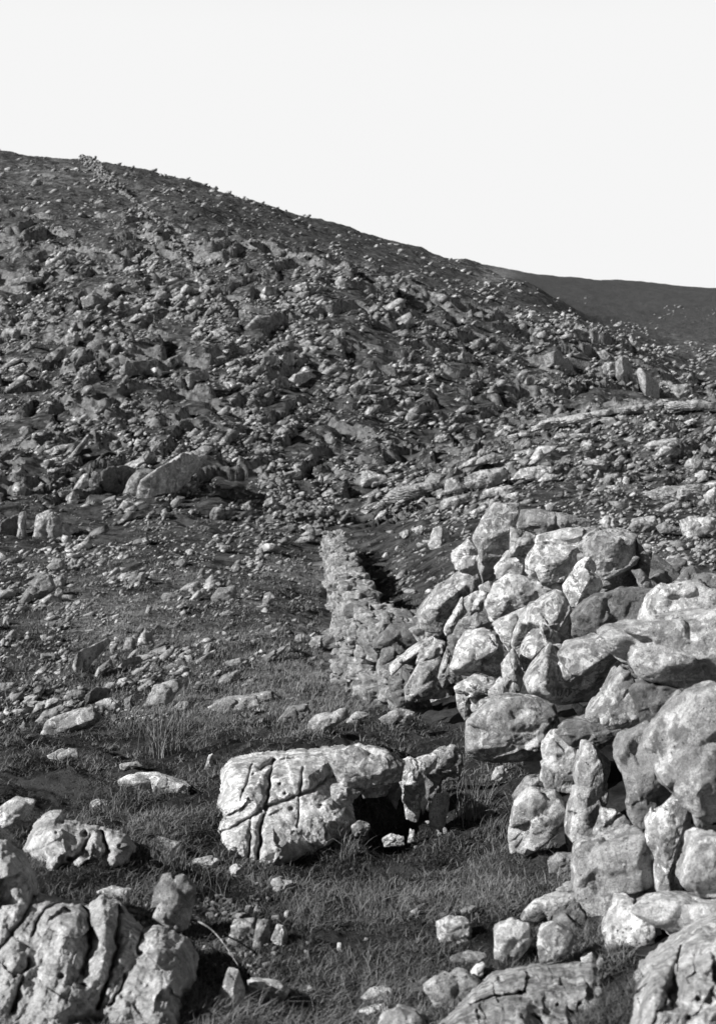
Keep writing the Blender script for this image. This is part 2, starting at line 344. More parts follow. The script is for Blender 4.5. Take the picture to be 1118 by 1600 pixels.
# ------------------------------------------------------------------ rocks
def hull_planes(P):
    bm = bmesh.new()
    for p in P: bm.verts.new(p)
    r = bmesh.ops.convex_hull(bm, input=bm.verts)
    bm.normal_update(); out = []
    c = P.mean(0)
    for f in bm.faces:
        n = np.array(f.normal[:]); h = float(n @ (np.array(f.verts[0].co[:])-c))
        if h < 0: n, h = -n, -h
        if h > 1e-6: out.append((n, h))
    bm.free(); return c, out
def rock_from_points(P, sub, seed, pw=16, cuts=8, cutd=(.8, 1.0), n1=.06, n2=.03, n3=.012, strata=0.0, smooth_n=None, fac=(12, .19)):
    """solid rock whose shape is the rounded hull of P, with chipped planes and roughness; returns V,F about centre"""
    rg = np.random.default_rng(seed)
    P = np.asarray(P, float); c, pl = hull_planes(P); Q = P-c; ext = np.abs(Q).max(0)+1e-6
    N = np.array([a for a, b in pl]); H = np.array([b for a, b in pl])
    if cuts:
        R = rg.normal(size=(cuts, 3)); R /= ext; R /= np.linalg.norm(R, axis=1)[:, None]
        HS = (Q @ R.T).max(0)*rg.uniform(cutd[0], cutd[1], cuts); N = np.vstack([N, R]); H = np.concatenate([H, HS])
    D, Fc = ico(sub); D = D*ext; D = D/np.linalg.norm(D, axis=1)[:, None]
    T = np.clip(D @ N.T/np.maximum(H, 1e-4), 0, None); mx = T.max(1)
    X = D/mx[:, None]; S = np.linalg.norm(ext)/1.7
    for K, tl in ((fac[0], fac[1]), (fac[0]*4, fac[1]*.6)):            # broken facets: each patch of the skin tilts its own way
        if sub < 4 or tl <= 0: break
        sd_ = X[rg.integers(0, len(X), int(K))]; ww = X+.10*S*np.stack([pnoise(X/S*2.2+3.1*j) for j in range(3)], 1)
        kk = ((ww[:, None, :]-sd_[None])**2).sum(2).argmin(1) if len(X)*K < 4e6 else np.concatenate([((w_[:, None, :]-sd_[None])**2).sum(2).argmin(1) for w_ in np.array_split(ww, 12)])
        tv = rg.normal(0, tl, (int(K), 3)); dd = ((X-sd_[kk])*tv[kk]).sum(1); dd = np.minimum(dd, .02*S)
        X = X*(1+dd/np.linalg.norm(X, axis=1))[:, None]
    for _ in range(smooth_n if smooth_n is not None else {2: 0, 3: 0, 4: 0, 5: 0, 6: 1}.get(sub, 3)): X = relax(X, sub)
    q = X/S + seed*1.37 % 97
    k = 1+n1*fbm(q*1.3, 2)+n2*fbm(q*3.7, 3)
    rid = 1-np.abs(pnoise(q*1.9+5)); k -= n2*1.6*np.clip(rid-.93, 0, 1)/.07          # fissures
    if n3: k += n3*fbm(q*11, 3)
    if strata: k += strata*np.tanh(3*np.sin(60*(q[:, 2]+.18*fbm(q*1.5, 2))))
    return X*k[:, None], Fc, c
def px_world(x, y, d, Y):
    """photo pixel at distance Y, pushed d photo-pixels towards the eye along the ground direction"""
    yy = Y-d*Y/F; return np.array([(x-CX)/F*Y, yy, (HY-y)/F*Y])
def traced(name, outline, Y, ridge=(), parent=None, mat=None, seed=0, sub=4, back=.7, lean=0.0, **kw):
    """a rock read off the photograph: outline and raised points, given its own distance, size and thickness"""
    o = np.array([(p[0], p[1], p[2] if len(p) > 2 else 0.0) for p in outline], float); c = o.mean(0)
    wpx = min(np.ptp(o[:, 0]), np.ptp(o[:, 1])); B = back*max(wpx, .45*max(np.ptp(o[:, 0]), np.ptp(o[:, 1])))
    top = o[:, 1].min(); P = []
    for p in o:
        P.append(px_world(p[0], p[1], p[2]-B*.25*lean*(1 if p[1] < c[1] else 0), Y))
        q = c[:2]+(p[:2]-c[:2])*.78; P.append(px_world(q[0], q[1], min(p[2], 0)-B, Y))
        q = c[:2]+(p[:2]-c[:2])*.99; P.append(px_world(q[0], q[1], min(p[2], 0)-B*.4, Y))
    for p in ridge: P.append(px_world(p[0], p[1], p[2], Y))
    if not ridge:
        for a in range(5):
            q = c[:2]+(o[a*len(o)//5, :2]-c[:2])*.5; P.append(px_world(q[0], q[1], .18*wpx, Y))
    Vv, Fc, cc = rock_from_points(np.array(P), sub, seed, **kw)
    me = mesh_np(name, Vv, Fc, mat or M_WALL)
    ob = new_obj(name, me)
    if parent is not None:
        ob.parent = parent; ob.location = Vector(cc)-parent.location
    else: ob.location = cc
    return ob
def poly_sd(px, py, poly):
    P = np.array(poly, float); d = np.full(px.shape, 1e9); ins = np.zeros(px.shape, bool)
    for a, b in zip(P, np.roll(P, -1, 0)):
        v = b-a; t = np.clip(((px-a[0])*v[0]+(py-a[1])*v[1])/(v@v+1e-9), 0, 1)
        d = np.minimum(d, np.hypot(px-a[0]-t*v[0], py-a[1]-t*v[1]))
        c = ((a[1] > py) != (b[1] > py)) & (px < (b[0]-a[0])*(py-a[1])/(b[1]-a[1]+1e-12)+a[0]); ins ^= c
    return np.where(ins, d, -d)
def line_d(px, py, ln):
    d = np.full(px.shape, 1e9); tt = np.zeros(px.shape)
    for i, (a, b) in enumerate(zip(ln[:-1], ln[1:])):
        a = np.array(a, float); v = np.array(b, float)-a; t = np.clip(((px-a[0])*v[0]+(py-a[1])*v[1])/(v@v+1e-9), 0, 1)
        e = np.hypot(px-a[0]-t*v[0], py-a[1]-t*v[1]); d = np.minimum(d, e)
    return d
def mound(name, poly, Hm, wpx, mat, cracks=(), pits=(), bumps=(), grain=(.5, .87), gamp=.012, step=1.3, rough=.012, parent=None, seed=0, plane=((1345, 5.75), (1180, 6.4)), plane_x=0.0):
    """bedrock standing out of the turf: ground raised by H metres inside a traced outline, with cracks and pits cut into it"""
    P = np.array(poly, float); xs = np.arange(P[:, 0].min()-6, P[:, 0].max()+6, step); ys = np.arange(P[:, 1].min()-6, P[:, 1].max()+6, step)
    gy, gx = np.meshgrid(ys, xs, indexing='ij'); px, py = gx.ravel(), gy.ravel()
    wob = 2.2*fbm(np.stack([px*.09, py*.09, 0*px+seed], 1), 3); sd = poly_sd(px, py, poly)+wob
    H = 0.0*px
    w2 = np.stack([px+4*fbm(np.stack([px*.05, py*.05, 0*px+seed+3], 1), 2), py, 0*px], 1)
    for ln, wd, dp in cracks:
        d = line_d(w2[:, 0], py+wob*.6, ln); H -= 1.15*dp*np.exp(-(d/(wd*.8))**1.3)
    for x, y, r, dp in pits: d = np.hypot(px-x, (py-y)*1.15)+wob*.5; H -= dp*np.exp(-(d/r)**4)
    for x, y, rx, ry, h in bumps: H += h*np.exp(-((px-x)/rx)**2-((py-y)/ry)**2)
    al = px*grain[0]+py*grain[1]; ac = -px*grain[1]+py*grain[0]
    q = np.stack([al*.008, ac*.03, 0*px+seed], 1); H += gamp*fbm(q, 4)*np.clip(sd/8, 0, 1)
    q = np.stack([px*.045, py*.045, 0*px+seed+9], 1); H += rough*fbm(q, 5, gain=.5)*np.clip(sd/6, 0, 1)
    rq = np.random.default_rng(int(seed*10)+1); K = int(np.ptp(P[:, 0])*min(np.ptp(P[:, 1]), 320)/2600)+5          # flat broken facets with straight edges
    sx_, sy_ = rq.uniform(P[:, 0].min(), P[:, 0].max(), K), rq.uniform(P[:, 1].min(), min(P[:, 1].max(), 1620), K); vx, vy = px+4*fbm(np.stack([px*.06, py*.06, 0*px+seed+50], 1), 2), py
    ki = np.argmin((vx[:, None]-sx_)**2+((vy[:, None]-sy_)*.8)**2, axis=1); tx, ty, of = rq.normal(0, .00075, K), rq.normal(0, .0006, K), rq.uniform(-.012, .012, K)
    H += ((px-sx_[ki])*tx[ki]+(py-sy_[ki])*ty[ki]+of[ki])*np.clip(sd/6, 0, 1)
    H = np.where(sd <= 0, 0, H)*np.clip(sd/3, 0, 1); n = len(px)
    (ya, da), (yb, db) = plane; Y = db+(da-db)*(py-yb)/(ya-yb); Y = Y+plane_x*(px-P[:, 0].mean())
    Y = Y+Hm*np.exp(-np.maximum(sd, -5)/wpx)-H*1.1
    W = np.stack([(px-CX)/F*Y, Y, (HY-py)/F*Y], 1); nr, nc = gx.shape; idx = np.arange(n).reshape(nr, nc); ok = (sd > -5).reshape(nr, nc)
    q = ok[:-1, :-1] & ok[:-1, 1:] & ok[1:, 1:] & ok[1:, :-1]
    Fc = np.stack([idx[1:, :-1][q], idx[1:, 1:][q], idx[:-1, 1:][q], idx[:-1, :-1][q]], 1)
    used = np.unique(Fc); mp = np.full(n, -1); mp[used] = np.arange(len(used)); c = W[used].mean(0)
    o = new_obj(name, mesh_np(name, W[used]-c, mp[Fc], mat, True), None, c)
    if parent is not None: o.parent = parent; o.location = Vector(c)-parent.location
    return o
def empty(name, loc):
    e = bpy.data.objects.new(name, None); COL.objects.link(e); e.location = Vector(loc); e.empty_display_size = .2; return e

# ------------------------------------------------------------------ the tumbled wall in front, stone by stone
NEARW = empty('dry_stone_wall', (1.1, 7.0, -2.0))
tag(NEARW, 'long tumbling dry stone wall, big lichened blocks near us shrinking to neat courses running down the hollow', 'stone wall')
WS = [ # distance, outline (px, py[, towards us]), raised points, material key
 (10.2,[(810,797),(832,796),(900,808),(925,815),(918,830),(845,838),(812,825)],[(830,812,12),(890,822,10)],'g'),
 (9.6,[(770,790),(812,794),(799,856,2),(774,905,-28),(757,910,-22),(747,870,6),(742,845),(755,817)],[(752,866,16),(794,842,12),(775,832,16),(797,812,10)],'l'),
 (9.2,[(800,826),(836,838),(844,858),(815,872),(797,868)],[(815,845,10)],'l'),
 (8.9,[(843,838),(888,827),(925,824),(932,833),(905,856),(880,857),(838,853)],[(860,848,10),(905,838,6)],'l'),
 (9.3,[(774,888),(795,865),(838,855),(848,875),(825,900),(808,915),(780,908)],[(790,882,10),(820,875,12),(782,900,-4)],'l'),
 (8.7,[(838,853),(862,845),(906,856),(903,880),(880,906),(848,915),(820,905),(825,880)],[(850,880,12),(880,872,14)],'l'),
 (8.8,[(775,918),(800,900),(850,913),(890,920),(862,940),(806,946),(795,968),(770,976),(762,945)],[(790,930,16),(820,920,14),(850,925,8)],'l'),
 (7.9,[(905,855),(935,830),(978,829),(999,842),(999,888),(978,890),(945,905),(925,890)],[(940,850,14),(978,850,12),(975,880,10),(930,868,8)],'l'),
 (7.5,[(880,920),(898,890),(920,873),(938,895),(943,918),(912,955),(898,966),(886,945)],[(915,905,18),(900,935,14)],'l'),
 (8.0,[(940,922,-30),(955,898,-20),(978,882,-12),(1000,880,-10),(1012,925,-30),(975,925,-30)],[(978,905,-8)],'d'),  # dark rock colour stands in for the shaded recess under the block above
 (7.9,[(998,842,-14),(1010,862,-10),(1018,878,-14),(1016,905,-14),(1000,893,-10)],[(1008,880,-6)],'d'),  # black sliver beside that block: its shade put into the rock colour
 (7.2,[(988,892),(1003,892),(1026,920),(1022,927),(1006,927)],[(1005,905,8)],'g'),
 (6.7,[(898,965),(912,952),(938,931),(975,923),(1025,926),(1016,958),(1005,984),(950,993),(930,1001,-6),(896,999,-6)],[(925,955,3),(1000,945,5),(990,975,5)],'g'),
 (5.7,[(1003,983),(1018,940),(1043,917),(1083,915),(1118,925),(1165,950),(1165,1005),(1010,992)],[(1045,940,20),(1080,950,24),(1040,965,18)],'p'),
 (4.9,[(940,1001),(957,988),(985,984),(1000,986),(1060,975),(1118,962),(1190,966),(1190,1078,-20),(1118,1083,-25),(1083,1088,-20),(1048,1078,-15),(1000,1052,-5),(978,1042),(956,1022)],[(975,1010,22),(1050,1030,30),(1110,1025,30),(1000,1000,12)],'p'),
 (5.9,[(827,1072),(835,1056),(868,1018),(890,1018),(900,1028),(943,1001),(958,1022,2),(974,1046,-50),(966,1085,-70),(932,1116,-70),(895,1106,-35),(855,1103,-12),(835,1087,-4)],[(840,1070,14),(872,1062,22),(945,1025,14),(858,1092,12),(905,1045,16)],'l'),
 (7.0,[(825,953),(870,930),(882,935),(893,963),(890,1000,-8),(888,1018,-20),(868,1020,-20),(845,1052,-26),(822,1055,-12),(808,1038),(805,1008),(816,975)],[(838,988,20),(872,960,16),(830,1030,12),(866,995,10)],'l'),
 (6.9,[(784,1042),(803,1012),(806,1035),(818,1055),(812,1080),(800,1083),(788,1070)],[(800,1045,10)],'l'),
 (7.7,[(770,978),(822,953),(812,985),(803,1012),(795,1018),(785,1002)],[(800,978,10)],'l'),
 (8.6,[(719,970),(745,960),(765,972),(762,986),(740,993),(727,990)],[(742,976,12)],'l'),
 (8.1,[(730,995),(767,987),(780,1008),(787,1032,-12),(785,1064,-30),(712,1063,-30),(704,1045),(718,1012)],[(717,1040,16),(779,1011,14),(745,1005,12)],'l'),
 (9.3,[(725,938),(745,927),(763,925),(752,957),(735,962),(727,948)],[(745,942,10)],'l'),
 (10.3,[(705,868),(732,845),(746,862),(751,892,-6),(738,898),(712,892)],[(722,872,14),(738,880,8)],'l'),
 (11,[(655,960),(685,922),(728,893),(752,903),(747,928),(722,940),(704,970),(690,986),(660,986)],[(690,940,18),(725,912,16),(668,965,8)],'l'),
 (9.9,[(693,987),(721,935),(726,945),(707,992),(697,996)],[(708,968,6)],'l'),
 (11,[(650,1037),(660,1010),(680,997),(696,1007),(691,1022),(663,1033),(654,1042)],[(675,1012,10)],'l'),
 (13,[(584,1008),(610,980),(660,980),(658,1000),(622,1027),(600,1037),(590,1030)],[(605,1000,8),(640,993,6)],'g'),
 (12.2,[(607,1045),(658,1007),(663,1013),(625,1046),(612,1056)],[(635,1030,6)],'l'),
 (10.6,[(633,1082),(655,1042),(684,1036),(687,1068),(696,1072),(695,1088),(675,1086),(655,1100),(636,1100)],[(660,1060,12),(650,1085,10)],'l'),
 (10.0,[(684,1060),(699,1010),(705,1020),(701,1060),(692,1074)],[(695,1040,6)],'l'),
 (7.9,[(711,1075),(742,1057),(770,1063),(783,1075),(778,1086),(730,1090),(715,1086)],[(745,1072,8)],'l'),
 (8.0,[(733,1085),(762,1088),(764,1120),(745,1128),(737,1110)],[(748,1100,6)],'l'),
 (8.2,[(712,1085),(733,1085),(738,1118),(725,1125),(715,1108)],[(725,1100,6)],'l'),
 (7.6,[(766,1085),(785,1063),(805,1085),(820,1100),(800,1118),(765,1115)],[(785,1085,8)],'l'),
 (6.4,[(728,1176),(733,1128),(758,1106),(800,1097),(840,1096),(880,1113),(886,1142),(872,1155),(852,1165,-6),(848,1197,-22),(800,1192,-16),(737,1190,-10)],[(752,1125,14),(790,1135,18),(745,1165,12),(840,1125,18),(835,1165,12)],'l'),
 (5.6,[(868,1145),(888,1131),(950,1128),(1010,1127),(1016,1138),(968,1160),(930,1172),(897,1170)],[(900,1150,12),(950,1142,12)],'g'),
 (5.7,[(848,1172),(868,1148),(890,1150),(914,1168),(916,1210),(893,1252),(850,1240)],[(865,1175,8),(895,1185,10),(870,1230,8)],'l'),
 (5.3,[(913,1166),(928,1172),(945,1192),(957,1203),(945,1240),(941,1285),(928,1322),(900,1320),(885,1308),(893,1275),(905,1225)],[(925,1190,10),(915,1240,16),(905,1300,10)],'p'),
 (4.8,[(966,1180),(977,1160),(1018,1139),(1030,1158),(1040,1190),(1064,1230),(1060,1248),(1030,1282),(1000,1303),(986,1275),(976,1232)],[(985,1185,10),(1020,1200,14),(1000,1270,12)],'g'),
 (4.4,[(1015,1290),(1035,1262),(1058,1247),(1078,1250),(1080,1300,-14),(1085,1345,-20),(1070,1392,-25),(1042,1406,-6),(1030,1396),(1018,1335)],[(1032,1300,10),(1036,1375,10),(1045,1275,8)],'l'),
 (4.15,[(1019,1176),(1045,1145),(1085,1099),(1118,1084),(1175,1085),(1175,1220),(1108,1285),(1099,1312),(1080,1302),(1075,1250),(1050,1212)],[(1045,1180,18),(1085,1190,30),(1090,1285,12),(1130,1150,30)],'p'),
 (3.9,[(1065,1381),(1087,1320),(1105,1312),(1165,1322),(1165,1402),(1097,1400),(1076,1396)],[(1085,1370,14),(1110,1340,16)],'l'),
 (5.0,[(948,1312),(955,1285),(975,1277),(993,1295),(986,1312),(958,1319)],[(970,1298,8)],'g'),
 (5.0,[(928,1305),(942,1268),(962,1270),(952,1300),(938,1318)],[(945,1290,8)],'l'),
 (4.5,[(908,1348),(950,1325),(998,1311),(1017,1322),(1023,1370),(1036,1410),(992,1420),(965,1442),(960,1477),(915,1478),(903,1422),(905,1372)],[(930,1370,20),(990,1340,22),(950,1420,22),(1000,1390,22),(935,1460,12)],'p'),
 (4.3,[(917,1481),(955,1474),(945,1502),(925,1502)],[(935,1488,4)],'g'),
 (4.0,[(942,1506),(955,1460),(975,1425),(995,1424),(1046,1462),(1030,1515),(985,1552,-8),(963,1528,-8)],[(965,1480,12),(1005,1460,18),(985,1500,16)],'p'),
 (3.85,[(988,1426),(1045,1413),(1118,1424),(1180,1420),(1180,1490),(1060,1478)],[(1040,1435,16),(1110,1440,20)],'p'),
 (5.2,[(922,1127),(935,1108),(963,1088),(972,1050),(986,1055),(1002,1085),(1022,1128),(985,1137),(926,1137)],[(955,1112,12),(985,1090,10),(990,1120,10)],'l'),
 (4.9,[(985,1083),(1010,1070),(1060,1080),(1090,1086),(1058,1120),(1025,1132),(1000,1127)],[(1020,1095,12),(1050,1092,10)],'g'),
 (6.0,[(895,1106),(900,1099),(919,1110),(916,1122),(905,1121)],[(906,1110,3)],'p'),
 # faces further down the wall
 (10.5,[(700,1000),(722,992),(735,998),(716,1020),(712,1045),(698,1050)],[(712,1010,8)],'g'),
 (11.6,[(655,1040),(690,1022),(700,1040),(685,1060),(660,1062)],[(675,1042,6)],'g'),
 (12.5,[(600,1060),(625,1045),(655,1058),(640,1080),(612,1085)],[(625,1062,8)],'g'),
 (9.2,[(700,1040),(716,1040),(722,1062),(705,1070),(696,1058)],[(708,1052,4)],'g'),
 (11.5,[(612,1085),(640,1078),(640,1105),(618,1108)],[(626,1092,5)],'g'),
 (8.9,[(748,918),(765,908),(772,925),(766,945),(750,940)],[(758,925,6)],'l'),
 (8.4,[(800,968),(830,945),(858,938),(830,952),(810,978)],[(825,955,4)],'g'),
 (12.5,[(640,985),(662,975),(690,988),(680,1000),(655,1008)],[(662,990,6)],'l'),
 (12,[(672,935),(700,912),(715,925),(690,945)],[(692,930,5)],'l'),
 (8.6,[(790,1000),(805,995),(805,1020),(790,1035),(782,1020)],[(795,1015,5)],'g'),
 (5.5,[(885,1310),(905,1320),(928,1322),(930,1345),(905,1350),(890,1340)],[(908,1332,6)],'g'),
]
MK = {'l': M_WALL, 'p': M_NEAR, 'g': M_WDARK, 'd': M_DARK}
for i, (Y, ol, rd, mk) in enumerate(WS):
    mx_, my_ = np.mean([p[0] for p in ol]), np.mean([p[1] for p in ol]); ol = [(mx_+(p[0]-mx_)*1.06, my_+(p[1]-my_)*1.06)+tuple(p[2:]) for p in ol]
    big = max(np.ptp([p[0] for p in ol]), np.ptp([p[1] for p in ol]))
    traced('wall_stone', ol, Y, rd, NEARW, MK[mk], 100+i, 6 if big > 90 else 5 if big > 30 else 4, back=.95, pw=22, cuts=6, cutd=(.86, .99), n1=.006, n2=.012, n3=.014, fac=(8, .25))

mound('wall_stone', [(966,1760),(974,1600),(980,1552),(1003,1503),(1042,1472),(1082,1438),(1118,1418),(1260,1430),(1260,1760)], .45, 26, M_NEAR, [([(1060,1478),(1050,1540),(1020,1600),(1010,1660)],5,.03)], [(1090,1560,5,.03),(1075,1590,4,.03)],
 [(1015,1560,22,70,.05),(1060,1565,24,40,-.05),(1110,1480,40,30,.05)], (-.5, .86), .015, 1.5, .013, NEARW, 5.0, ((1600, 3.02), (1420, 3.45)), .0004)
def rmat(q):   # rotation matrices from Euler angles (n,3)
    cx, sx, cy, sy, cz, sz = np.cos(q[:, 0]), np.sin(q[:, 0]), np.cos(q[:, 1]), np.sin(q[:, 1]), np.cos(q[:, 2]), np.sin(q[:, 2])
    R = np.zeros((len(q), 3, 3))
    R[:, 0, 0] = cz*cy; R[:, 0, 1] = cz*sy*sx-sz*cx; R[:, 0, 2] = cz*sy*cx+sz*sx
    R[:, 1, 0] = sz*cy; R[:, 1, 1] = sz*sy*sx+cz*cx; R[:, 1, 2] = sz*sy*cx-cz*sx
    R[:, 2, 0] = -sy; R[:, 2, 1] = cy*sx; R[:, 2, 2] = cy*cx
    return R
PROTO = {}
def proto(k, sub):
    if (k, sub) not in PROTO:
        rg = np.random.default_rng(500+k)
        if sub == 3:                                   # small broken stones: exact hulls of a dozen points, all flat faces and sharp edges
            c = rg.uniform(-.5, .5, (11, 3)); c = c/np.abs(c).max(1)[:, None]*.5*rg.uniform(.8, 1, (11, 1))
            bm = bmesh.new()
            for p in c: bm.verts.new(p)
            r = bmesh.ops.convex_hull(bm, input=bm.verts); bmesh.ops.delete(bm, geom=[v for v in bm.verts if not v.link_faces], context='VERTS')
            bmesh.ops.triangulate(bm, faces=bm.faces); bm.verts.ensure_lookup_table(); bm.verts.index_update(); bm.normal_update()
            PROTO[(k, sub)] = (np.array([v.co[:] for v in bm.verts]), np.array([[v.index for v in f_.verts] for f_ in bm.faces])); bm.free(); return PROTO[(k, sub)]
        c = np.array([[a, b, d] for a in (-.5, .5) for b in (-.5, .5) for d in (-.5, .5)])
        c = c*rg.uniform(.55, 1.0, (8, 3)); Vv, Fc, _ = rock_from_points(c, sub, 600+k, pw=26, cuts=5, cutd=(.7, .98), n1=.03, n2=.02, n3=.012, fac=(9, .25))
        PROTO[(k, sub)] = (Vv, Fc)
    return PROTO[(k, sub)]
def batch(name, pos, size, rot, sub, mat, smooth=False, nk=24):
    Vs, Fs, Ts, off = [], [], [], 0; tr = np.random.default_rng(len(pos)); R = rmat(rot); ks = np.arange(len(pos)) % nk
    for k in range(nk):
        s = np.nonzero(ks == k)[0]
        if not len(s): continue
        Vp, Fp = proto(k, sub); A = Vp[None]*size[s][:, None, :]
        A = np.einsum('nij,nvj->nvi', R[s], A)+pos[s][:, None, :]
        Ts.append(np.repeat(tr.uniform(-.42, .30, len(s)), len(Vp))); Vs.append(A.reshape(-1, 3)); Fs.append((Fp[None]+(off+np.arange(len(s))*len(Vp))[:, None, None]).reshape(-1, 3)); off += len(s)*len(Vp)
    return mesh_np(name, np.vstack(Vs), np.vstack(Fs), mat, smooth, {'tone_shift': np.concatenate(Ts)})
# line of the wall on the ground: (x column, distance, height)
WP = np.array([(0.62+.62, 3.0, 1.0), (.60+.55, 4.2, 1.05), (1.18, 5.4, 1.05), (1.30, 6.8, 1.12), (1.28, 8.2, 1.15), (1.18, 10.2, 1.25), (.86, 12.5, .95), (.42, 15.0, .80), (.12, 17.5, .84), (.0, 22.0, .95), (-.16, 27.5, 1.05), (-.52, 37.0, 1.0), (-.90, 47.5, .75)])
seg = np.hypot(np.diff(WP[:, 0]), np.diff(WP[:, 1])); SL = np.concatenate([[0], np.cumsum(seg)])
def wall_at(s):
    x = np.interp(s, SL, WP[:, 0]); y = np.interp(s, SL, WP[:, 1]); h = np.interp(s, SL, WP[:, 2])
    x2 = np.interp(s+.05, SL, WP[:, 0]); y2 = np.interp(s+.05, SL, WP[:, 1]); a = np.arctan2(y2-y, x2-x); return x, y, h, a
pos, siz, rot = [], [], []
rg = np.random.default_rng(11)
s0 = np.interp(13.6, WP[:, 1], SL)
s = s0
big = []
for c in range(6):                                    # coursed length down the hollow
    for side in (-1, 1, 0):
        s = s0+rg.uniform(0, .3)
        while s < SL[-1]:
            l = rg.uniform(.2, .62)*(1.25-.07*c); x, y, h, a = [float(v) for v in wall_at(np.array([s]))]
            ch = .2*h; zb = float(height(x, y)[0])-.12; z = zb+(c+.5)*ch+.02
            if c == 5 and rg.random() < .42: s += l; continue
            hw = .23-.014*c; off = side*hw if side else 0
            nx, ny = -math.sin(a), math.cos(a); wd = rg.uniform(.2, .34) if side else .3
            jj = rg.normal(0, .05)
            p = (x+.05+nx*(off+jj), y+ny*(off+jj), z+rg.normal(0, .018)); q = (l*rg.uniform(.82, 1.0), wd, ch*rg.uniform(.6, 1.3)); r = (rg.normal(0, .2), rg.normal(0, .2), a+rg.normal(0, .25))
            pos.append(p); siz.append(q); rot.append(r); s += l
pos = np.array(pos); siz = np.array(siz); rot = np.array(rot)
near = np.argsort(pos[:, 1])[:0]
m = new_obj('coursed_stones', batch('coursed_stones', pos, siz, rot, 4, M_COURSE, False, 14), NEARW); m.location = -NEARW.location; tag(m, kind='stuff')
# loose stones packed behind the big blocks
pos, siz, rot = [], [], []
for k in range(1500):
    s = rg.uniform(0, s0+1.2); x, y, h, a = [float(v) for v in wall_at(np.array([s]))]
    t = rg.uniform(0, 1); off = rg.uniform(.1, .7); nx, ny = math.sin(a), -math.cos(a)
    X, Yy = x+nx*off+.12, y+ny*off+.15; z = float(height(X, Yy)[0])+t*h*.62
    d = rg.uniform(.12, .30); pos.append((X, Yy, z)); siz.append((d*1.3, d, d*.8)); rot.append(rg.uniform(-1, 1, 3))
m = new_obj('packing_stones', batch('packing_stones', np.array(pos), np.array(siz), np.array(rot), 4, M_COURSE, False, 14), NEARW); m.location = -NEARW.location; tag(m, kind='stuff')
# ragged bits of the wall face between the big blocks and the courses, each a stone of its own
rgp = np.random.default_rng(5)
for k in range(34):
    s = rgp.uniform(s0-1.0, s0+4.0); x, y, h, a = [float(v) for v in wall_at(np.array([s]))]
    nx, ny = -math.sin(a), math.cos(a); t = rgp.uniform(.05, .95); off = .36*(1-.2*t)
    ob = new_obj('wall_stone', mesh_np('wall_stone', proto(k % 14, 5)[0]*np.array([rgp.uniform(.22, .42), .3, rgp.uniform(.14, .28)]), proto(k % 14, 5)[1], M_COURSE, True), NEARW)
    X, Yy = x+nx*off, y+ny*off
    ob.location = Vector((X, Yy, float(height(X, Yy)[0])+t*h))-NEARW.location; ob.rotation_euler = (rgp.normal(0, .25), rgp.normal(0, .3), a+rgp.normal(0, .3))
# the same kind of wall far up on the skyline
pts = [ground_at(px, py) for px, py in ((132,252),(142,256),(152,266),(160,277),(166,287),(176,294),(186,301))]
pts = np.array(pts); ss = np.concatenate([[0], np.cumsum(np.linalg.norm(np.diff(pts, axis=0), axis=1))])
pos, siz, rot = [], [], []
for k in range(900):
    s = rg.uniform(0, ss[-1]); x = np.interp(s, ss, pts[:, 0]); y = np.interp(s, ss, pts[:, 1]); z = float(height(x, y)[0])
    t = rg.uniform(0, 1); pos.append((x+rg.normal(0, .6), y+rg.normal(0, .6), z+t*1.2)); d = rg.uniform(.4, .9); siz.append((d*1.3, d, d*.8)); rot.append(rg.normal(0, .3, 3))
o = new_obj('dry_stone_wall', batch('dry_stone_wall', np.array(pos)-pts[3], np.array(siz), np.array(rot), 3, M_HILL), None, pts[3])
tag(o, 'pale ruined stone wall climbing to the skyline at the very top of the hill', 'stone wall')

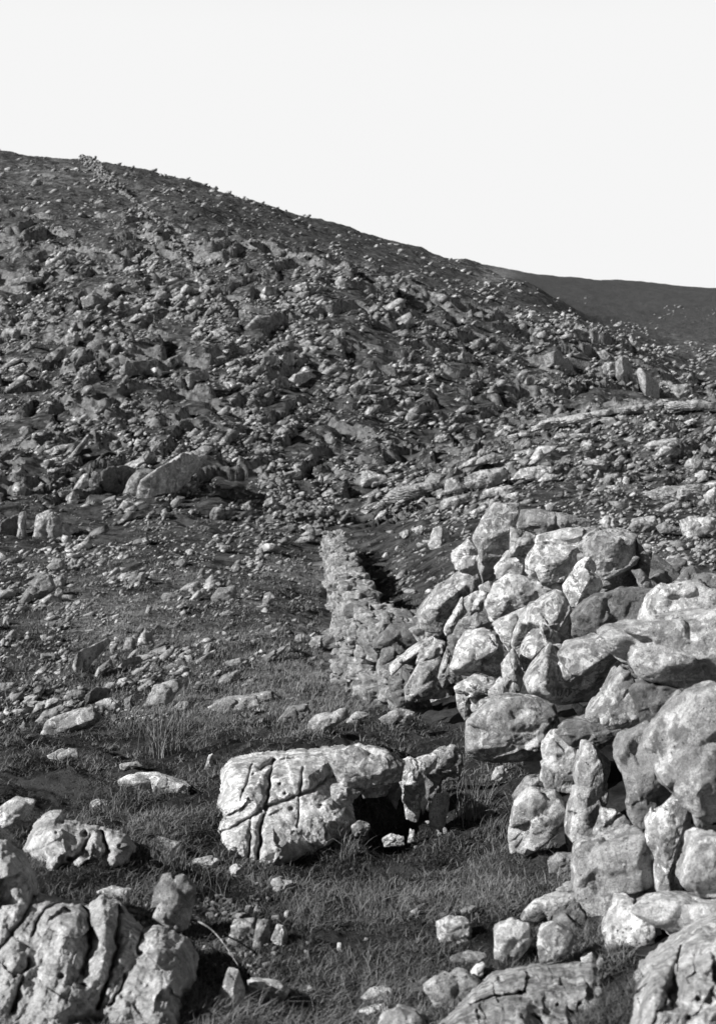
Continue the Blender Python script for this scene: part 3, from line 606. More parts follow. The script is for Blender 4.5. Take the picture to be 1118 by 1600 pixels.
# ------------------------------------------------------------------ boulders and outcrops read off the photograph
def zone(px, py, Y):
    if Y < 9: return ('weathered grey stone half sunk in the heather close to the camera', 'stones half sunk in the near heather')
    if Y < 26 and px < 640: return ('grey slab or block on the grassy slope between the wall and the lower scree', 'stones on the near grassy slope')
    if px > 560 and Y < 95: return ('pale bedded slab on the low rounded knoll beyond the wall', 'slabs on the rounded knoll')
    if Y < 75: return ('angular grey stone on the lower hillside left of the wall', 'stones on the lower hillside')
    if px > 745: return ('shadowed block on the right-hand spur of the hill above the knoll', 'blocks on the right-hand spur')
    if py < 390: return ('small far block on the top of the hill close to the skyline', 'blocks near the hilltop')
    return ('grey angular block among the scree on the steep middle of the hill', 'blocks on the steep scree face')
NB = 0; LMK = []; TODO = []
def boulder(ol, rd=(), label=None, mat=None, Y=None, name='boulder', sink=.12, **kw):
    global NB
    ol = [tuple(p) for p in ol]; xs = [p[0] for p in ol]; ys = [p[1] for p in ol]; w_, h_ = np.ptp(xs), np.ptp(ys)
    if rd == 'D':                                       # block whose right face turns away from the sun
        xa = min(xs)+.25*w_; ol = [(p[0], p[1], -1.8*max(0, p[0]-xa)) for p in ol]; rd = [(xa, float(np.mean(ys)), .1*w_), (xa, min(ys)+.2*h_, .05*w_)]; kw.setdefault('fac', (9, .1)); kw.setdefault('cuts', 3)
    if Y is None:
        g = ground_at(float(np.mean(xs)), max(ys)-.1*h_)
        if g is None: return None
        Y = g[1]
    ol = [(p[0], p[1]+(sink*h_ if p[1] > min(ys)+.7*h_ else 0))+tuple(p[2:]) for p in ol]
    big = max(w_, h_); sub = 6 if big > 100 else 5 if big > 16 else 4
    a = dict(pw=24, cuts=6, cutd=(.80, .98), n1=.02, n2=.018, n3=.012, fac=(9, .22)); a.update(kw)
    if np.mean(xs) > 580 and 28 < Y < 95 and w_ > 1.6*h_: a['strata'] = .035; a['n2'] = .02; Y *= .988; sub = 6 if big > 60 else sub
    mt = mat or (M_KNOLL if np.mean(xs) > 580 and 28 < Y < 95 else M_NEAR if Y < 9 else M_MID if Y < 45 else M_HILL)
    ob = traced(name, ol, Y, rd, None, mt, 1000+NB, sub, **a); NB += 1
    if label:
        tag(ob, label, 'boulder')
        LMK.append((float(np.mean(xs)), float(np.mean(ys)), label))
    else:
        l, g = zone(np.mean(xs), np.mean(ys), Y); tag(ob, l, 'boulder', g); TODO.append((ob, float(np.mean(xs)), float(np.mean(ys)), w_, h_))
    return ob
def outcrop(label, parts, name='rock_outcrop', part='rock_lobe', **kw):
    """a thing of several joined lobes"""
    P0 = None
    for ol, Y, rd, mt in parts:
        if P0 is None:
            P0 = empty(name, px_world(np.mean([p[0] for p in ol]), max(p[1] for p in ol), 0, Y)); tag(P0, label, 'rock outcrop')
        big = max(np.ptp([p[0] for p in ol]), np.ptp([p[1] for p in ol]))
        a = dict(back=.8, pw=14, cuts=4, cutd=(.9, 1.0), n1=.05, n2=.035, n3=.012); a.update(kw)
        traced(part, ol, Y, rd, P0, mt, len(parts)*31+int(ol[0][0]) % 97, 6 if big > 70 else 5 if big > 25 else 4, **a)
    return P0
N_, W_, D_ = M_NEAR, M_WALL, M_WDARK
# the cracked dome in the middle of the foreground with its overhang and dark cave
E = outcrop('big cracked dome of pale rock with a dark cave under its right side', [
 ([(505,1182),(555,1166),(600,1176),(632,1194),(628,1222,-4),(580,1228,-4),(535,1240,-4)], 6.0, [(540,1195,14),(600,1200,16),(560,1222,12)], W_),
 ([(560,1222),(585,1216),(612,1222),(604,1244,-3),(582,1238,-3),(568,1250,-4)], 6.12, [(588,1226,6)], W_),
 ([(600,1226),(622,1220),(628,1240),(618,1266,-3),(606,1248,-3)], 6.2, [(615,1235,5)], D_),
 ([(636,1196),(656,1186),(684,1179),(680,1200),(664,1214,-3),(645,1212,-3)], 6.5, [(660,1195,6)], W_),
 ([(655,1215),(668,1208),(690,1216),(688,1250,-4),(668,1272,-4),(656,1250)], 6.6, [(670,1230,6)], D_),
 ([(548,1292),(560,1284),(578,1290),(574,1306),(552,1308)], 5.95, [(562,1294,5)], W_),
 ([(596,1312),(610,1304),(630,1308),(632,1322),(600,1324)], 5.95, [(614,1311,4)], W_),
 ([(516,1230),(545,1226),(566,1240,-5),(548,1262,-8),(520,1256)], 6.0, [(530,1240,10)], W_),
 ([(616,1194),(640,1184),(664,1196),(664,1238),(652,1285),(634,1278),(624,1232)], 6.3, [(640,1215,12)], W_),
 ([(668,1186),(690,1172),(710,1168),(722,1178),(720,1222,-4),(690,1225,-4),(664,1222,-4)], 6.75, [(690,1186,10)], W_),
 ([(670,1310),(672,1265),(682,1242),(702,1240),(700,1270),(690,1300),(676,1316)], 6.15, [(688,1262,8)], N_),
 ([(636,1318),(640,1295),(647,1298),(650,1316)], 6.0, [(643,1308,3)], N_),
 ([(655,1250),(660,1242),(668,1255),(660,1275)], 6.2, [(661,1258,3)], W_),
])
mound('rock_dome', [(336,1296),(343,1262),(350,1225),(348,1205),(362,1188),(400,1180),(440,1177),(500,1172),(530,1168),(556,1172),(545,1190),(530,1202),(522,1216),(530,1240),(547,1262),(552,1283),(540,1300),(520,1318),(480,1338),(440,1354),(400,1354),(352,1334)],
 .20, 20, M_NEAR, [([(427,1188),(420,1225),(414,1262),(407,1302),(402,1356)],4.2,.07),([(345,1300),(370,1290),(414,1262),(455,1247),(490,1235),(510,1215),(545,1212)],3.2,.05),([(405,1202),(427,1189),(460,1184)],4.5,.05),([(472,1200),(470,1250),(465,1292)],2.2,.035),([(392,1280),(387,1345)],2.5,.04),([(395,1195),(375,1250)],2.2,.03)],
 [(437,1225,3,.03),(395,1210,3,.03),(445,1240,3,.03),(500,1260,4,.03),(380,1235,2.5,.03),(455,1264,4,.03),(520,1290,6,.05)], [(385,1240,40,60,.05),(470,1215,30,22,.05),(440,1310,22,30,.04)], (.3,.95), .010, 1.2, .014, E, 3.0, ((1350, 5.48), (1180, 6.42)), .0002)
E = empty('rock_outcrop', ground_at(120, 1560)); tag(E, 'large ribbed pale outcrop split by deep cracks filling the bottom left corner', 'rock outcrop')
mound('ribbed_bedrock', [(-250,1330),(-20,1312),(10,1316),(35,1335),(52,1365),(56,1398),(90,1406),(125,1413),(140,1418),(158,1402),(187,1412),(200,1430),(210,1440),(224,1455),(245,1449),(292,1468),(307,1495),(302,1530),(285,1560),(288,1600),(292,1760),(-250,1760)],
 .16, 14, M_BED, [([(54,1400),(38,1435),(20,1458),(0,1482),(-50,1540)],4.6,.035),([(95,1408),(70,1422),(56,1445),(50,1462)],2.2,.04),([(45,1498),(38,1525),(28,1550),(20,1580)],2.6,.045),([(133,1415),(137,1430),(140,1450),(142,1482),(133,1500),(129,1520)],5.5,.08),
 ([(191,1408),(185,1445),(181,1462),(184,1482),(175,1510),(166,1540),(152,1575)],3.2,.06),([(196,1522),(186,1550),(172,1570)],2.4,.04),([(226,1450),(214,1480),(218,1492)],2.4,.04),([(170,1535),(153,1575)],3,.035),([(110,1595),(140,1590),(160,1600)],8,.05)],
 [(96,1525,5,.03),(130,1541,6,.04),(221,1489,3.5,.03),(50,1330,3,.02)],
 [(15,1370,30,50,.035),(100,1450,26,40,.05),(160,1480,14,50,.05),(90,1560,50,60,.06),(255,1540,30,60,.035),(20,1500,20,30,.05)], (-.42,.91), .015, 1.3, .012, E, 7.0, ((1600, 3.5), (1320, 4.1)))
E = empty('rock_outcrop', ground_at(125, 1365)); tag(E, 'hollowed pale boulder with round pits beside the heather cushion at the left edge', 'rock outcrop')
mound('pitted_bedrock', [(42,1327),(55,1292),(66,1280),(80,1270),(95,1270),(98,1279),(128,1290),(160,1296),(195,1306),(209,1325),(204,1350),(175,1370),(150,1363),(110,1368),(82,1380),(62,1354)],
 .12, 10, M_BED, [([(160,1298),(166,1325),(160,1362)],4.5,.09),([(140,1306),(128,1330),(108,1350),(92,1358)],4.5,.05)], [(65,1354,5,.05),(135,1334,8,.045),(132,1303,6,.07),(88,1301,2,.02),(108,1342,5,.06),(100,1356,6,.07),(157,1346,6,.07),(172,1330,4,.04),(186,1322,3,.03)],
 [(80,1310,26,24,.05),(185,1335,18,18,.03)], (.6,.8), .01, 1.2, .012, E, 11.0, ((1375, 4.8), (1275, 5.1)))
E = empty('boulder', ground_at(840, 1600)); tag(E, 'broad flat lichened boulder at the bottom edge under the two small blocks', 'boulder')
mound('flat_rock', [(742,1548),(770,1522),(830,1509),(925,1499),(952,1520),(966,1560),(962,1610),(942,1760),(600,1760),(640,1650),(700,1592)],
 .16, 12, W_, [([(735,1570),(770,1557),(815,1552)],2.6,.05),([(890,1582),(920,1590),(950,1596)],4,.07),([(830,1585),(850,1600),(860,1640)],3,.04)], [(812,1551,4,.05),(780,1530,4,.03),(870,1570,3,.03),(905,1568,3,.03)], [(800,1600,50,40,.04),(880,1540,40,25,.03)], (.95,.3), .01, 1.3, .014, E, 17.0, ((1600, 3.38), (1500, 3.78)))
boulder([(238,1407),(248,1376),(262,1370),(285,1373),(303,1390),(301,1420),(292,1443),(268,1448),(229,1438)], [(262,1390,20),(285,1400,16),(255,1430,18)], 'square pale block standing alone on grit above the big cracked outcrop', Y=4.35)
boulder([(0,1285),(20,1250),(55,1255),(45,1272),(10,1290),(-20,1300),(-20,1275)], [(25,1265,8)], 'flat pale bedded slab lying at the left edge above the pitted boulder')
boulder([(325,1605),(350,1542),(355,1520),(372,1522),(385,1560),(380,1650),(320,1650)], [(355,1560,24)], 'leaning grey rock rib at the bottom edge beside the ribbed outcrop', W_, Y=3.75)
boulder([(385,1532),(440,1540),(452,1552),(440,1565,-4),(395,1562,-4)], [(410,1545,8),(440,1550,6)], 'low grey ledge stone with a dark mossy front near the bottom edge', W_, Y=3.85)
boulder([(355,1472),(362,1442),(400,1440),(398,1470),(375,1480)], [(372,1450,6)], 'small flat-topped stone in the dark heather, left of a pair', W_)
boulder([(393,1482),(402,1439),(420,1440),(422,1465),(410,1485)], [(410,1455,6)], 'upright grey stone in the dark heather, middle of three', W_)
boulder([(422,1470),(432,1447),(447,1450),(450,1475),(430,1480)], [(438,1460,6)], 'rounded grey stone in the dark heather, right-most of three', W_)
boulder([(422,1378),(438,1372),(458,1378),(450,1397),(430,1395)], [(438,1385,6)], 'small bright white stone in dark heather under the cracked dome', N_)
boulder([(358,1357),(368,1350),(378,1355),(377,1372),(362,1372)], [(368,1360,6)], 'small rounded grey cobble at the foot of the cracked dome')
boulder([(773,1452),(800,1439),(827,1447),(828,1475),(802,1490),(797,1510),(772,1506),(774,1480)], [(790,1460,10),(812,1460,8)], 'bright white lichen-covered block with a notched right side', N_, Y=4.0)
boulder([(838,1478),(846,1455),(870,1448),(895,1460),(905,1476,-6),(895,1495,-8),(870,1506),(846,1504)], [(858,1470,12),(880,1470,8)], 'small rounded block with curved banding beside the white block', W_, Y=3.9)
boulder([(858,1442),(880,1425),(905,1412),(916,1430),(915,1495,-14),(900,1490,-10),(878,1455)], [(895,1430,8)], 'dark mossy stone leaning on the wall behind the banded block', M_DARK, Y=4.3)  # mossy, but its dark right end also fills in the shadow there
boulder([(660,1545),(690,1524),(730,1526),(755,1540),(740,1560),(715,1580),(680,1570)], [(700,1542,8)], 'ragged bright white slab flat in the turf near the bottom edge', N_)
boulder([(728,1530),(745,1510),(757,1506),(752,1530),(740,1540)], [(744,1524,4)], 'pointed white flake beside the ragged white slab', N_)
boulder([(590,1600),(620,1585),(660,1590),(680,1610),(650,1650),(590,1650)], [(630,1600,8)], 'pale stone cut by the bottom edge under the ragged white slab', N_)
boulder([(682,1478),(681,1444),(700,1438),(733,1441),(738,1462),(720,1480)], [(700,1452,8)], 'grey mossy-edged slab in the turf left of the white block', W_)
boulder([(795,1302),(805,1262),(830,1235),(868,1238),(888,1268),(872,1300),(835,1325),(798,1328)], [(825,1268,12),(850,1280,8),(820,1305,10)], 'knobbly pitted boulder with moss on top at the foot of the wall', N_, Y=5.45)
boulder([(800,1242),(825,1216),(848,1212),(850,1235),(815,1252)], [(828,1228,6)], 'pale stone tucked under the right end of the overhanging wall slab', N_, Y=5.8)
boulder([(855,1347),(870,1337),(905,1335),(908,1352),(880,1366),(858,1362)], [(880,1346,6)], 'low mossy stone at the wall foot below the knobbly boulder', W_)
boulder([(868,1392),(895,1377),(912,1385),(908,1400),(880,1402)], [(890,1388,5)], 'white pebble-like stone at the wall foot under the low mossy stone', N_)
boulder([(812,1432),(835,1415),(875,1400),(905,1398),(908,1425),(870,1428),(830,1445)], [(860,1412,6)], 'long pale slab edging the turf bank beside the wall foot', N_)
boulder([(764,1221),(774,1201),(786,1198),(799,1207),(788,1218)], [(778,1208,5)], 'small round-backed stone under the overhanging wall slab', W_, Y=6.15)
boulder([(180,1224),(200,1213),(240,1212),(300,1232),(288,1241),(220,1240)], [(220,1222,6),(260,1228,5)], 'long low slab lying in heather left of the cracked dome', N_)
boulder([(186,1195),(215,1191),(223,1197),(190,1204)], [(205,1196,3)], 'small flat white stone in heather above the long low slab', N_)
boulder([(72,1182),(95,1170),(120,1172),(125,1190),(85,1192)], [(98,1180,5)], 'rounded pale stone in heather below the tilted bedded slab', N_)
boulder([(318,1202),(326,1180),(332,1178),(333,1200)], [(327,1190,3)], 'thin upright white stone just left of the cracked dome', N_)
boulder([(140,1253),(150,1250),(168,1252),(170,1262),(145,1264)], [(155,1256,3)], 'small grey hump of stone in heather above the pitted boulder', W_)
boulder([(225,1318),(245,1310),(285,1322),(286,1332),(250,1332)], [(250,1320,4)], 'thin broken slab in heather right of the pitted boulder', W_)
boulder([(465,1546),(484,1540),(497,1549),(480,1554)], [], 'small flat stone lying on the turf near the bottom edge', W_)
boulder([(525,1488),(527,1474),(533,1474),(536,1488)], [], 'tiny upright stone in the dark turf at bottom centre', N_)
boulder([(640,1425),(652,1420),(660,1426),(650,1432)], [], 'left of two small white stones on the turf above the grey mossy slab', N_)
boulder([(717,1424),(732,1417),(743,1416),(738,1426),(722,1430)], [], 'small white stone on the turf above the bright white block', N_)
boulder([(560,1582),(600,1570),(612,1580),(585,1592)], [], 'low stone barely showing in the turf at the bottom edge', W_)
boulder([(905,1500),(925,1492),(945,1500),(950,1525),(925,1530),(908,1518)], [(928,1505,5)], 'small wedged stone between the broad flat boulder and the wall foot', W_, Y=3.9)
boulder([(640,1545),(668,1530),(690,1540),(672,1560),(648,1562)], [(668,1542,3)], 'mossy grey stone touching the left end of the ragged white slab', M_DARK)
boulder([(700,1500),(730,1490),(760,1494),(762,1506),(725,1512)], [], 'thin grey slab in the turf just left of the bright white block', W_)
boulder([(560,1560),(585,1545),(612,1548),(618,1562),(590,1572)], [], 'grey slab flush with the turf left of the ragged white slab', W_)
boulder([(150,1395),(170,1388),(205,1392),(210,1402),(175,1406)], [], 'low stone edge showing under the heather cushion above the ribbed outcrop', W_)
boulder([(300,1345),(330,1338),(345,1345),(335,1355),(305,1356)], [], 'small grey stone in dark heather left of the foot of the cracked dome', W_)
def T(ox, oy, s, *lst):
    for e in lst:
        ol, rd = (e[0], e[1]) if isinstance(e, tuple) else (e, ())
        lb = e[2] if isinstance(e, tuple) and len(e) > 2 else None; mt = e[3] if isinstance(e, tuple) and len(e) > 3 else None
        boulder([(ox+p[0]/s, oy+p[1]/s)+tuple(p[2:]) for p in ol], 'D' if rd == 'D' else [(ox+p[0]/s, oy+p[1]/s, p[2]) for p in rd], lb, mt)
T(0,380,3,
 ([(380,270),(440,230),(530,245,-6),(530,270,-8),(445,290),(440,302),(390,300)],[(440,240,12),(447,288,12)],'sharp wedge block with a bright left face and black right face high on the hill'),
 [(530,340),(560,280),(610,270),(660,290),(640,330),(580,350)],[(650,310),(690,275),(730,275),(760,300),(720,310),(690,325)],[(585,375),(640,330),(690,330),(690,345),(620,370)],
 [(300,430),(360,410),(370,440),(355,480),(310,480)],([(210,530),(275,485),(310,490,-4),(290,540,-4),(215,570)],[(275,490,6),(270,535,6)],'bright tilted block on the left hillside beside dark gullies'),
 [(310,550),(370,490),(400,490),(400,530),(350,580),(320,570)],[(400,480),(450,445),(510,460),(510,500),(440,520)],([(360,600),(385,590),(420,600),(415,640),(370,650)],[(380,610,4)],'small squarish pale boulder standing clear on the left hillside'),
 [(535,500),(560,460),(600,460),(625,490),(600,520),(550,530)],[(480,560),(550,520),(560,570),(520,600)],([(550,600),(620,560),(690,540),(712,560,-8),(640,645,-10),(580,640)],'D'),
 [(735,590),(770,550),(840,520),(850,550),(790,600),(750,605)],([(865,630),(900,600),(960,590),(970,640,-6),(890,685)],'D'),[(885,340),(920,310),(945,320),(900,375)],[(945,340),(990,290),(1020,300),(1000,330),(950,350)],
 [(915,420),(940,410),(960,425),(945,460),(920,460)],[(575,130),(600,105),(650,100),(655,130),(600,150)],[(0,580),(80,530),(120,535),(60,570),(0,600)],[(10,690),(100,615),(140,630),(60,680),(20,705)],[(90,500),(140,455),(180,460),(130,510)],
 [(360,370),(370,335),(430,320),(440,350),(400,370)],([(30,270),(80,230),(150,240,-6),(140,295,-8),(70,300),(20,300)],'D'),[(225,370),(245,340),(290,345),(280,380)],[(0,440),(20,400),(100,400),(80,450),(10,460)],[(120,400),(160,380),(180,395),(150,420)],
 [(725,250),(740,220),(780,225),(780,260),(740,270)],[(960,90),(990,65),(1020,70),(1010,100),(970,105)],[(60,170),(120,155),(200,160),(180,185),(80,190)],[(210,185),(240,150),(260,165),(250,190)],[(300,170),(340,150),(380,160),(360,190),(310,190)],
 [(270,530),(300,520),(310,560),(280,570)],[(0,290),(30,300),(40,330),(0,335)],[(90,340),(130,325),(150,345),(110,360)],[(60,580),(110,560),(120,575),(80,590)])
T(373,380,3,
 ([(0,310),(55,315),(65,350),(40,370),(0,370)],[(30,335,2)]),([(15,395),(90,335),(150,340,-5),(150,375,-6),(60,408)],[(85,345,5),(50,385,4)]),([(95,240),(120,205),(210,185,-8),(220,220,-10),(160,262,-6),(110,255)],'D'),
 [(450,180),(480,155),(510,170),(510,215),(465,225)],[(640,170),(660,150),(700,150),(705,190),(660,190)],[(710,155),(750,140),(780,160),(780,185),(730,190)],
 ([(95,560),(130,530),(180,520),(192,572,-6),(160,585,-5),(110,575)],'D'),([(190,545),(215,510),(255,510),(262,565,-6),(215,578)],'D'),[(310,465),(340,460),(345,500),(320,500)],
 ([(230,640),(260,610),(330,595),(358,620,-8),(330,668,-10),(260,688,-4)],'D','large dark-fronted block low on the central hillside',M_MID),([(150,650),(190,625),(230,630),(225,682,-6),(170,692)],'D'),
 ([(370,590),(385,570),(410,580),(405,605),(380,610)],[]),[(430,410),(490,390),(500,430),(470,440),(440,430)],([(520,680),(560,650),(575,680),(550,725),(535,720)],[(550,670,4)],'bright upright flake in dark grass at the centre of the hillside'),
 [(555,750),(575,715),(610,715),(580,745)],[(630,650),(645,628),(665,635),(665,670),(635,675)],[(790,585),(870,578),(880,610),(830,620),(790,615)],([(938,675),(955,648),(972,665),(975,710,-3),(955,705)],[(950,670,5)],'bright leaf-shaped upright stone right of centre on the hillside'),
 [(720,710),(800,690),(850,700),(850,715),(740,725)],([(680,780),(780,730),(810,715),(825,780,-6),(780,800),(700,795)],[(800,725,8),(775,790,7)],'slab with a bright leaning white rib in front of the dark grass basin'),
 [(945,435),(965,412),(980,420),(960,448)],[(985,410),(1005,415),(995,455),(982,450)],([(1025,540),(1050,505),(1105,520,-6),(1115,560,-8),(1040,570)],'D'),[(945,540),(980,515),(1005,530),(990,555)],([(850,390),(870,360),(920,350,-5),(925,378,-6),(880,395)],'D'),[(1080,620),(1118,600),(1118,635),(1090,635)],
 ([(505,335),(530,310),(570,320),(560,345)],'D'),[(300,190),(340,180),(380,200),(340,240),(290,245)],[(255,250),(290,225),(330,225),(310,270),(260,270)],[(165,290),(220,280),(260,290),(250,305),(180,305)],[(380,330),(400,340),(395,365),(370,365)],[(480,560),(500,545),(520,555),(510,575)],[(490,500),(510,485),(530,495),(520,520)],
 [(595,640),(615,655),(610,680),(590,680)],[(820,530),(840,525),(860,545),(840,560)],[(1040,770),(1090,760),(1100,780),(1050,785)],[(0,690),(60,670),(110,650),(110,665),(30,700)])
T(745,400,3,
 [(380,330),(430,300),(460,320),(440,360),(400,350)],([(440,360),(480,335),(525,345),(530,385,-3),(480,397),(445,378)],[(485,350,6)],'broad pale block crowning the right-hand spur'),[(425,400),(440,380),(465,395),(450,412)],
 ([(530,350),(570,340),(582,380,-6),(572,418,-6),(540,408)],'D'),([(310,470),(360,440),(400,450),(470,490,-6),(505,545,-14),(470,555,-12),(400,535,-12),(330,525,-6)],'D','long dark undercut ledge on the right-hand spur',M_MID),
 [(560,450),(600,440),(630,470),(620,490),(580,485)],([(585,520),(600,500),(645,495),(652,552),(620,577),(590,557)],[(620,510,5)]),([(650,500),(680,470),(720,480),(755,520,-8),(772,592,-16),(750,622,-16),(690,605,-10),(650,565)],'D','tall black-faced crag at the end of the right-hand spur',M_MID),
 ([(750,530),(765,520),(780,560),(830,590),(890,600),(905,662,-10),(850,682,-10),(790,645,-10)],'D','dark low crag trailing off the right-hand spur to the knoll',M_MID),
 [(265,350),(280,325),(310,340),(300,370),(275,370)],[(180,570),(215,530),(240,540),(210,600),(185,600)],([(215,600),(240,560),(280,580,-4),(270,620,-5),(225,620)],'D'),([(900,605),(990,600),(1000,640),(940,670),(905,640)],[]),[(0,530),(30,545),(25,585),(0,570)],[(135,420),(145,400),(165,425),(155,450)],
 [(710,390),(720,370),(755,410),(740,430)],[(175,280),(210,265),(230,290),(195,305)],[(410,540),(440,535),(450,555),(420,560)],[(620,590),(645,600),(640,630),(620,620)],[(80,540),(110,535),(120,560),(90,570)])
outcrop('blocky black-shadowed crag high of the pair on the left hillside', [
 ([(0+305/3,640+470/3),(103,777),(113,768),(120,773),(120,797)], 56, [(110,785,4)], M_MID), ([(113,767),(123,747),(137,737),(140,757),(133,763),(117,765)], 56.5, [(127,752,5)], M_MID),
 ([(135,760),(143,737),(153,737),(154,763)], 56.5, [(145,750,4)], M_MID), ([(117, 767, -0.0), (147, 763, -34.6), (160, 787, -58.1), (160, 807, -58.1), (123, 800, -0.0)], 56.6, [(120,785,4)], M_DARK),  # last lobe: shadow on the recessed face put into a darker rock colour
 ([(153, 740, -0.0), (167, 730, -2.7), (200, 732, -62.1), (203, 743, -67.5), (187, 773, -38.7), (165, 775, -0.0)], 57, [(156,749,4)], M_DARK), ([(188,773),(200,750),(213,735),(223,737),(240,747),(237,773,-5),(227,780),(200,777)], 56.5, [(210,752,8),(222,745,6),(205,768,6)], M_MID),  # first lobe: darker rock colour paints the shadow of its turned-away face
 ([(170,813),(187,790),(227,783),(223,797,-3),(210,813,-4),(180,815)], 55, [(200,795,6)], M_MID), ([(213, 815, -0.0), (233, 767, -0.0), (243, 733, -10.3), (287, 707, -89.5), (307, 713, -125.5), (310, 723, -131.0), (283, 757, -82.4), (233, 802, -0.0)], 56, [(216,752,4)], M_MID)], pw=24, cuts=8, cutd=(.8,.98))
outcrop('lower left crag with a bright upright pillar between black clefts at the left edge', [
 ([(-8, 857, -0.0), (0, 817, -0.0), (13, 807, -22.1), (27, 807, -47.2), (25, 857, -43.6)], 48.3, [(-5,829,4)], M_DARK), ([(25,858),(30,800),(39,798),(40,850),(33,860)], 47.5, [(34,820,6)], M_MID),  # first lobe: cleft shadow painted by using the darker rock
 ([(50,853),(53,827),(57,803),(77,797),(90,807),(97,820),(80,827),(80,857)], 47.5, [(65,815,6),(70,840,6)], M_MID), ([(80, 827, -0.0), (97, 817, -14.0), (117, 833, -50.0), (117, 850, -50.0), (87, 862, -0.0)], 47.6, [(83,838,4)], M_MID)], pw=24, cuts=8, cutd=(.8,.98))
T(0,640,3,
 ([(45,330),(60,280),(100,265),(120,300),(120,330),(60,340)],[(80,300,4)],'upper of two round pale boulders stacked at the far left'),([(50,380),(60,345),(110,335),(125,370),(110,400),(75,400)],[(85,365,4)],'lower of two round pale boulders stacked at the far left'),
 ([(510,170),(530,145),(565,145),(577,187,-3),(530,195)],[(555,150,5)],'bright cube-like block in the scree above the left crag'),([(980,490),(1000,460),(1040,455),(1052,490,-3),(1020,515),(985,510)],[(1015,470,6)],'lone rounded pale boulder with its shadow on open turf left of the wall end'),
 [(700,180),(710,150),(760,150),(765,200),(715,205)],[(620,160),(640,135),(680,150),(680,185),(640,180)],[(90,110),(100,80),(140,75),(150,110),(120,130)],[(145,120),(185,100),(180,140),(150,140)],[(55,150),(70,135),(110,140),(105,170),(70,170)],
 [(285,250),(320,225),(355,230),(350,260),(320,262)],[(310,225),(345,205),(410,115),(420,125),(360,200),(330,230)],[(585,250),(615,245),(620,262),(590,265)],[(910,215),(925,190),(950,200),(945,222)],[(325,720),(335,695),(360,705),(365,740),(335,740)],
 [(610,310),(640,285),(665,290),(650,310)],[(815,430),(830,405),(870,410),(850,440)],[(880,480),(900,465),(915,475),(895,492)],[(750,490),(770,475),(795,485),(770,512)],[(215,740),(250,700),(300,700),(310,745),(260,765)],[(130,770),(180,765),(230,780),(210,800),(140,800)])
T(250,640,3,
 ([(943,362),(945,290),(975,288),(1060,310),(1065,335),(1000,352)],[(970,320,5)],'flat-faced pale block on the slope above the wall end'),[(830,330),(860,305),(890,320),(850,345)],([(660,465),(690,435),(710,440),(705,475),(675,480)],[],'rounded block in the rubble just above the wall end'),[(725,165),(735,150),(750,160),(740,178)],[(465,190),(490,180),(525,185),(520,200),(475,208)],
 [(860,250),(890,238),(905,250),(880,262)],[(735,340),(750,300),(770,325),(755,355)],[(1000,515),(1030,480),(1065,465),(1065,485),(1030,510)],[(455,545),(445,520),(470,505),(480,535)],[(265,665),(285,635),(330,635),(335,660),(300,670)],([(170,780),(185,760),(190,745),(205,745),(208,780)],[],'small white pointed stone on pale turf below the scree'),
 [(570,490),(590,470),(610,480),(600,500)],[(500,480),(515,460),(530,475),(520,490)],[(560,560),(600,540),(640,535),(650,560),(600,580)],[(610,630),(650,600),(730,590),(740,605),(680,625)],[(650,590),(700,560),(760,560),(770,580),(700,600)],[(640,560),(690,540),(760,545),(750,560),(680,575)])
T(560,620,3,
 ([(105,480),(150,440),(310,400),(395,385),(395,430),(320,447),(250,462),(130,502)],[(200,450,5),(350,405,4)],'long pale bedded slab nearest the grass basin on the knoll'),[(400,440),(410,390),(440,375),(470,410),(510,430),(460,455)],[(320,455),(390,430),(400,455),(340,470)],
 ([(460,330),(510,300),(580,270),(640,270),(640,300),(540,310),(480,335)],[],'pale whale-backed slab on the left shoulder of the knoll'),[(500,380),(560,350),(680,330),(700,370),(640,410),(540,430),(505,410)],([(575,450),(600,435),(700,415),(730,425),(710,452),(630,472),(580,467)],[],'oval flat slab on the knoll just above the wall peak'),
 [(385,500),(400,480),(520,450),(545,465),(480,500),(440,525),(390,520)],([(710,385),(760,340),(830,320),(900,330),(910,350),(860,390),(780,395)],[],'broad triangular slab in the middle of the knoll'),[(840,390),(880,355),(940,370),(930,385),(860,400)],([(775,330),(840,270),(850,225),(920,225),(930,240),(870,280),(800,325)],[],'long tilted slab rising to the right in the middle of the knoll'),
 [(650,245),(670,235),(690,245),(685,262),(655,262)],[(810,150),(860,115),(960,95),(1118,65),(1118,95),(980,120),(880,150)],[(690,185),(760,165),(790,170),(790,185),(700,195)],[(910,190),(930,170),(980,172),(980,195),(930,197)],[(990,175),(1080,170),(1090,188),(1000,192)],[(1030,130),(1080,120),(1090,135),(1040,145)],
 ([(325,680),(345,615),(400,600),(430,630,-6),(415,682,-8),(380,712),(330,710)],[(390,615,6),(385,690,6)],'squat grey block with a black right side in the hollow beyond the wall'),[(385,360),(400,330),(440,335),(445,360),(410,365)],[(770,270),(800,240),(830,250),(820,275),(790,280)],[(870,510),(900,495),(925,510),(900,535),(880,530)],[(515,545),(550,525),(570,545),(540,575)],
 [(240,620),(300,600),(330,620),(290,650)],[(425,575),(450,560),(490,570),(470,585)],[(190,640),(230,620),(250,650),(210,670)],[(380,190),(400,175),(420,185),(400,200)],[(550,165),(600,150),(610,165),(570,180)])
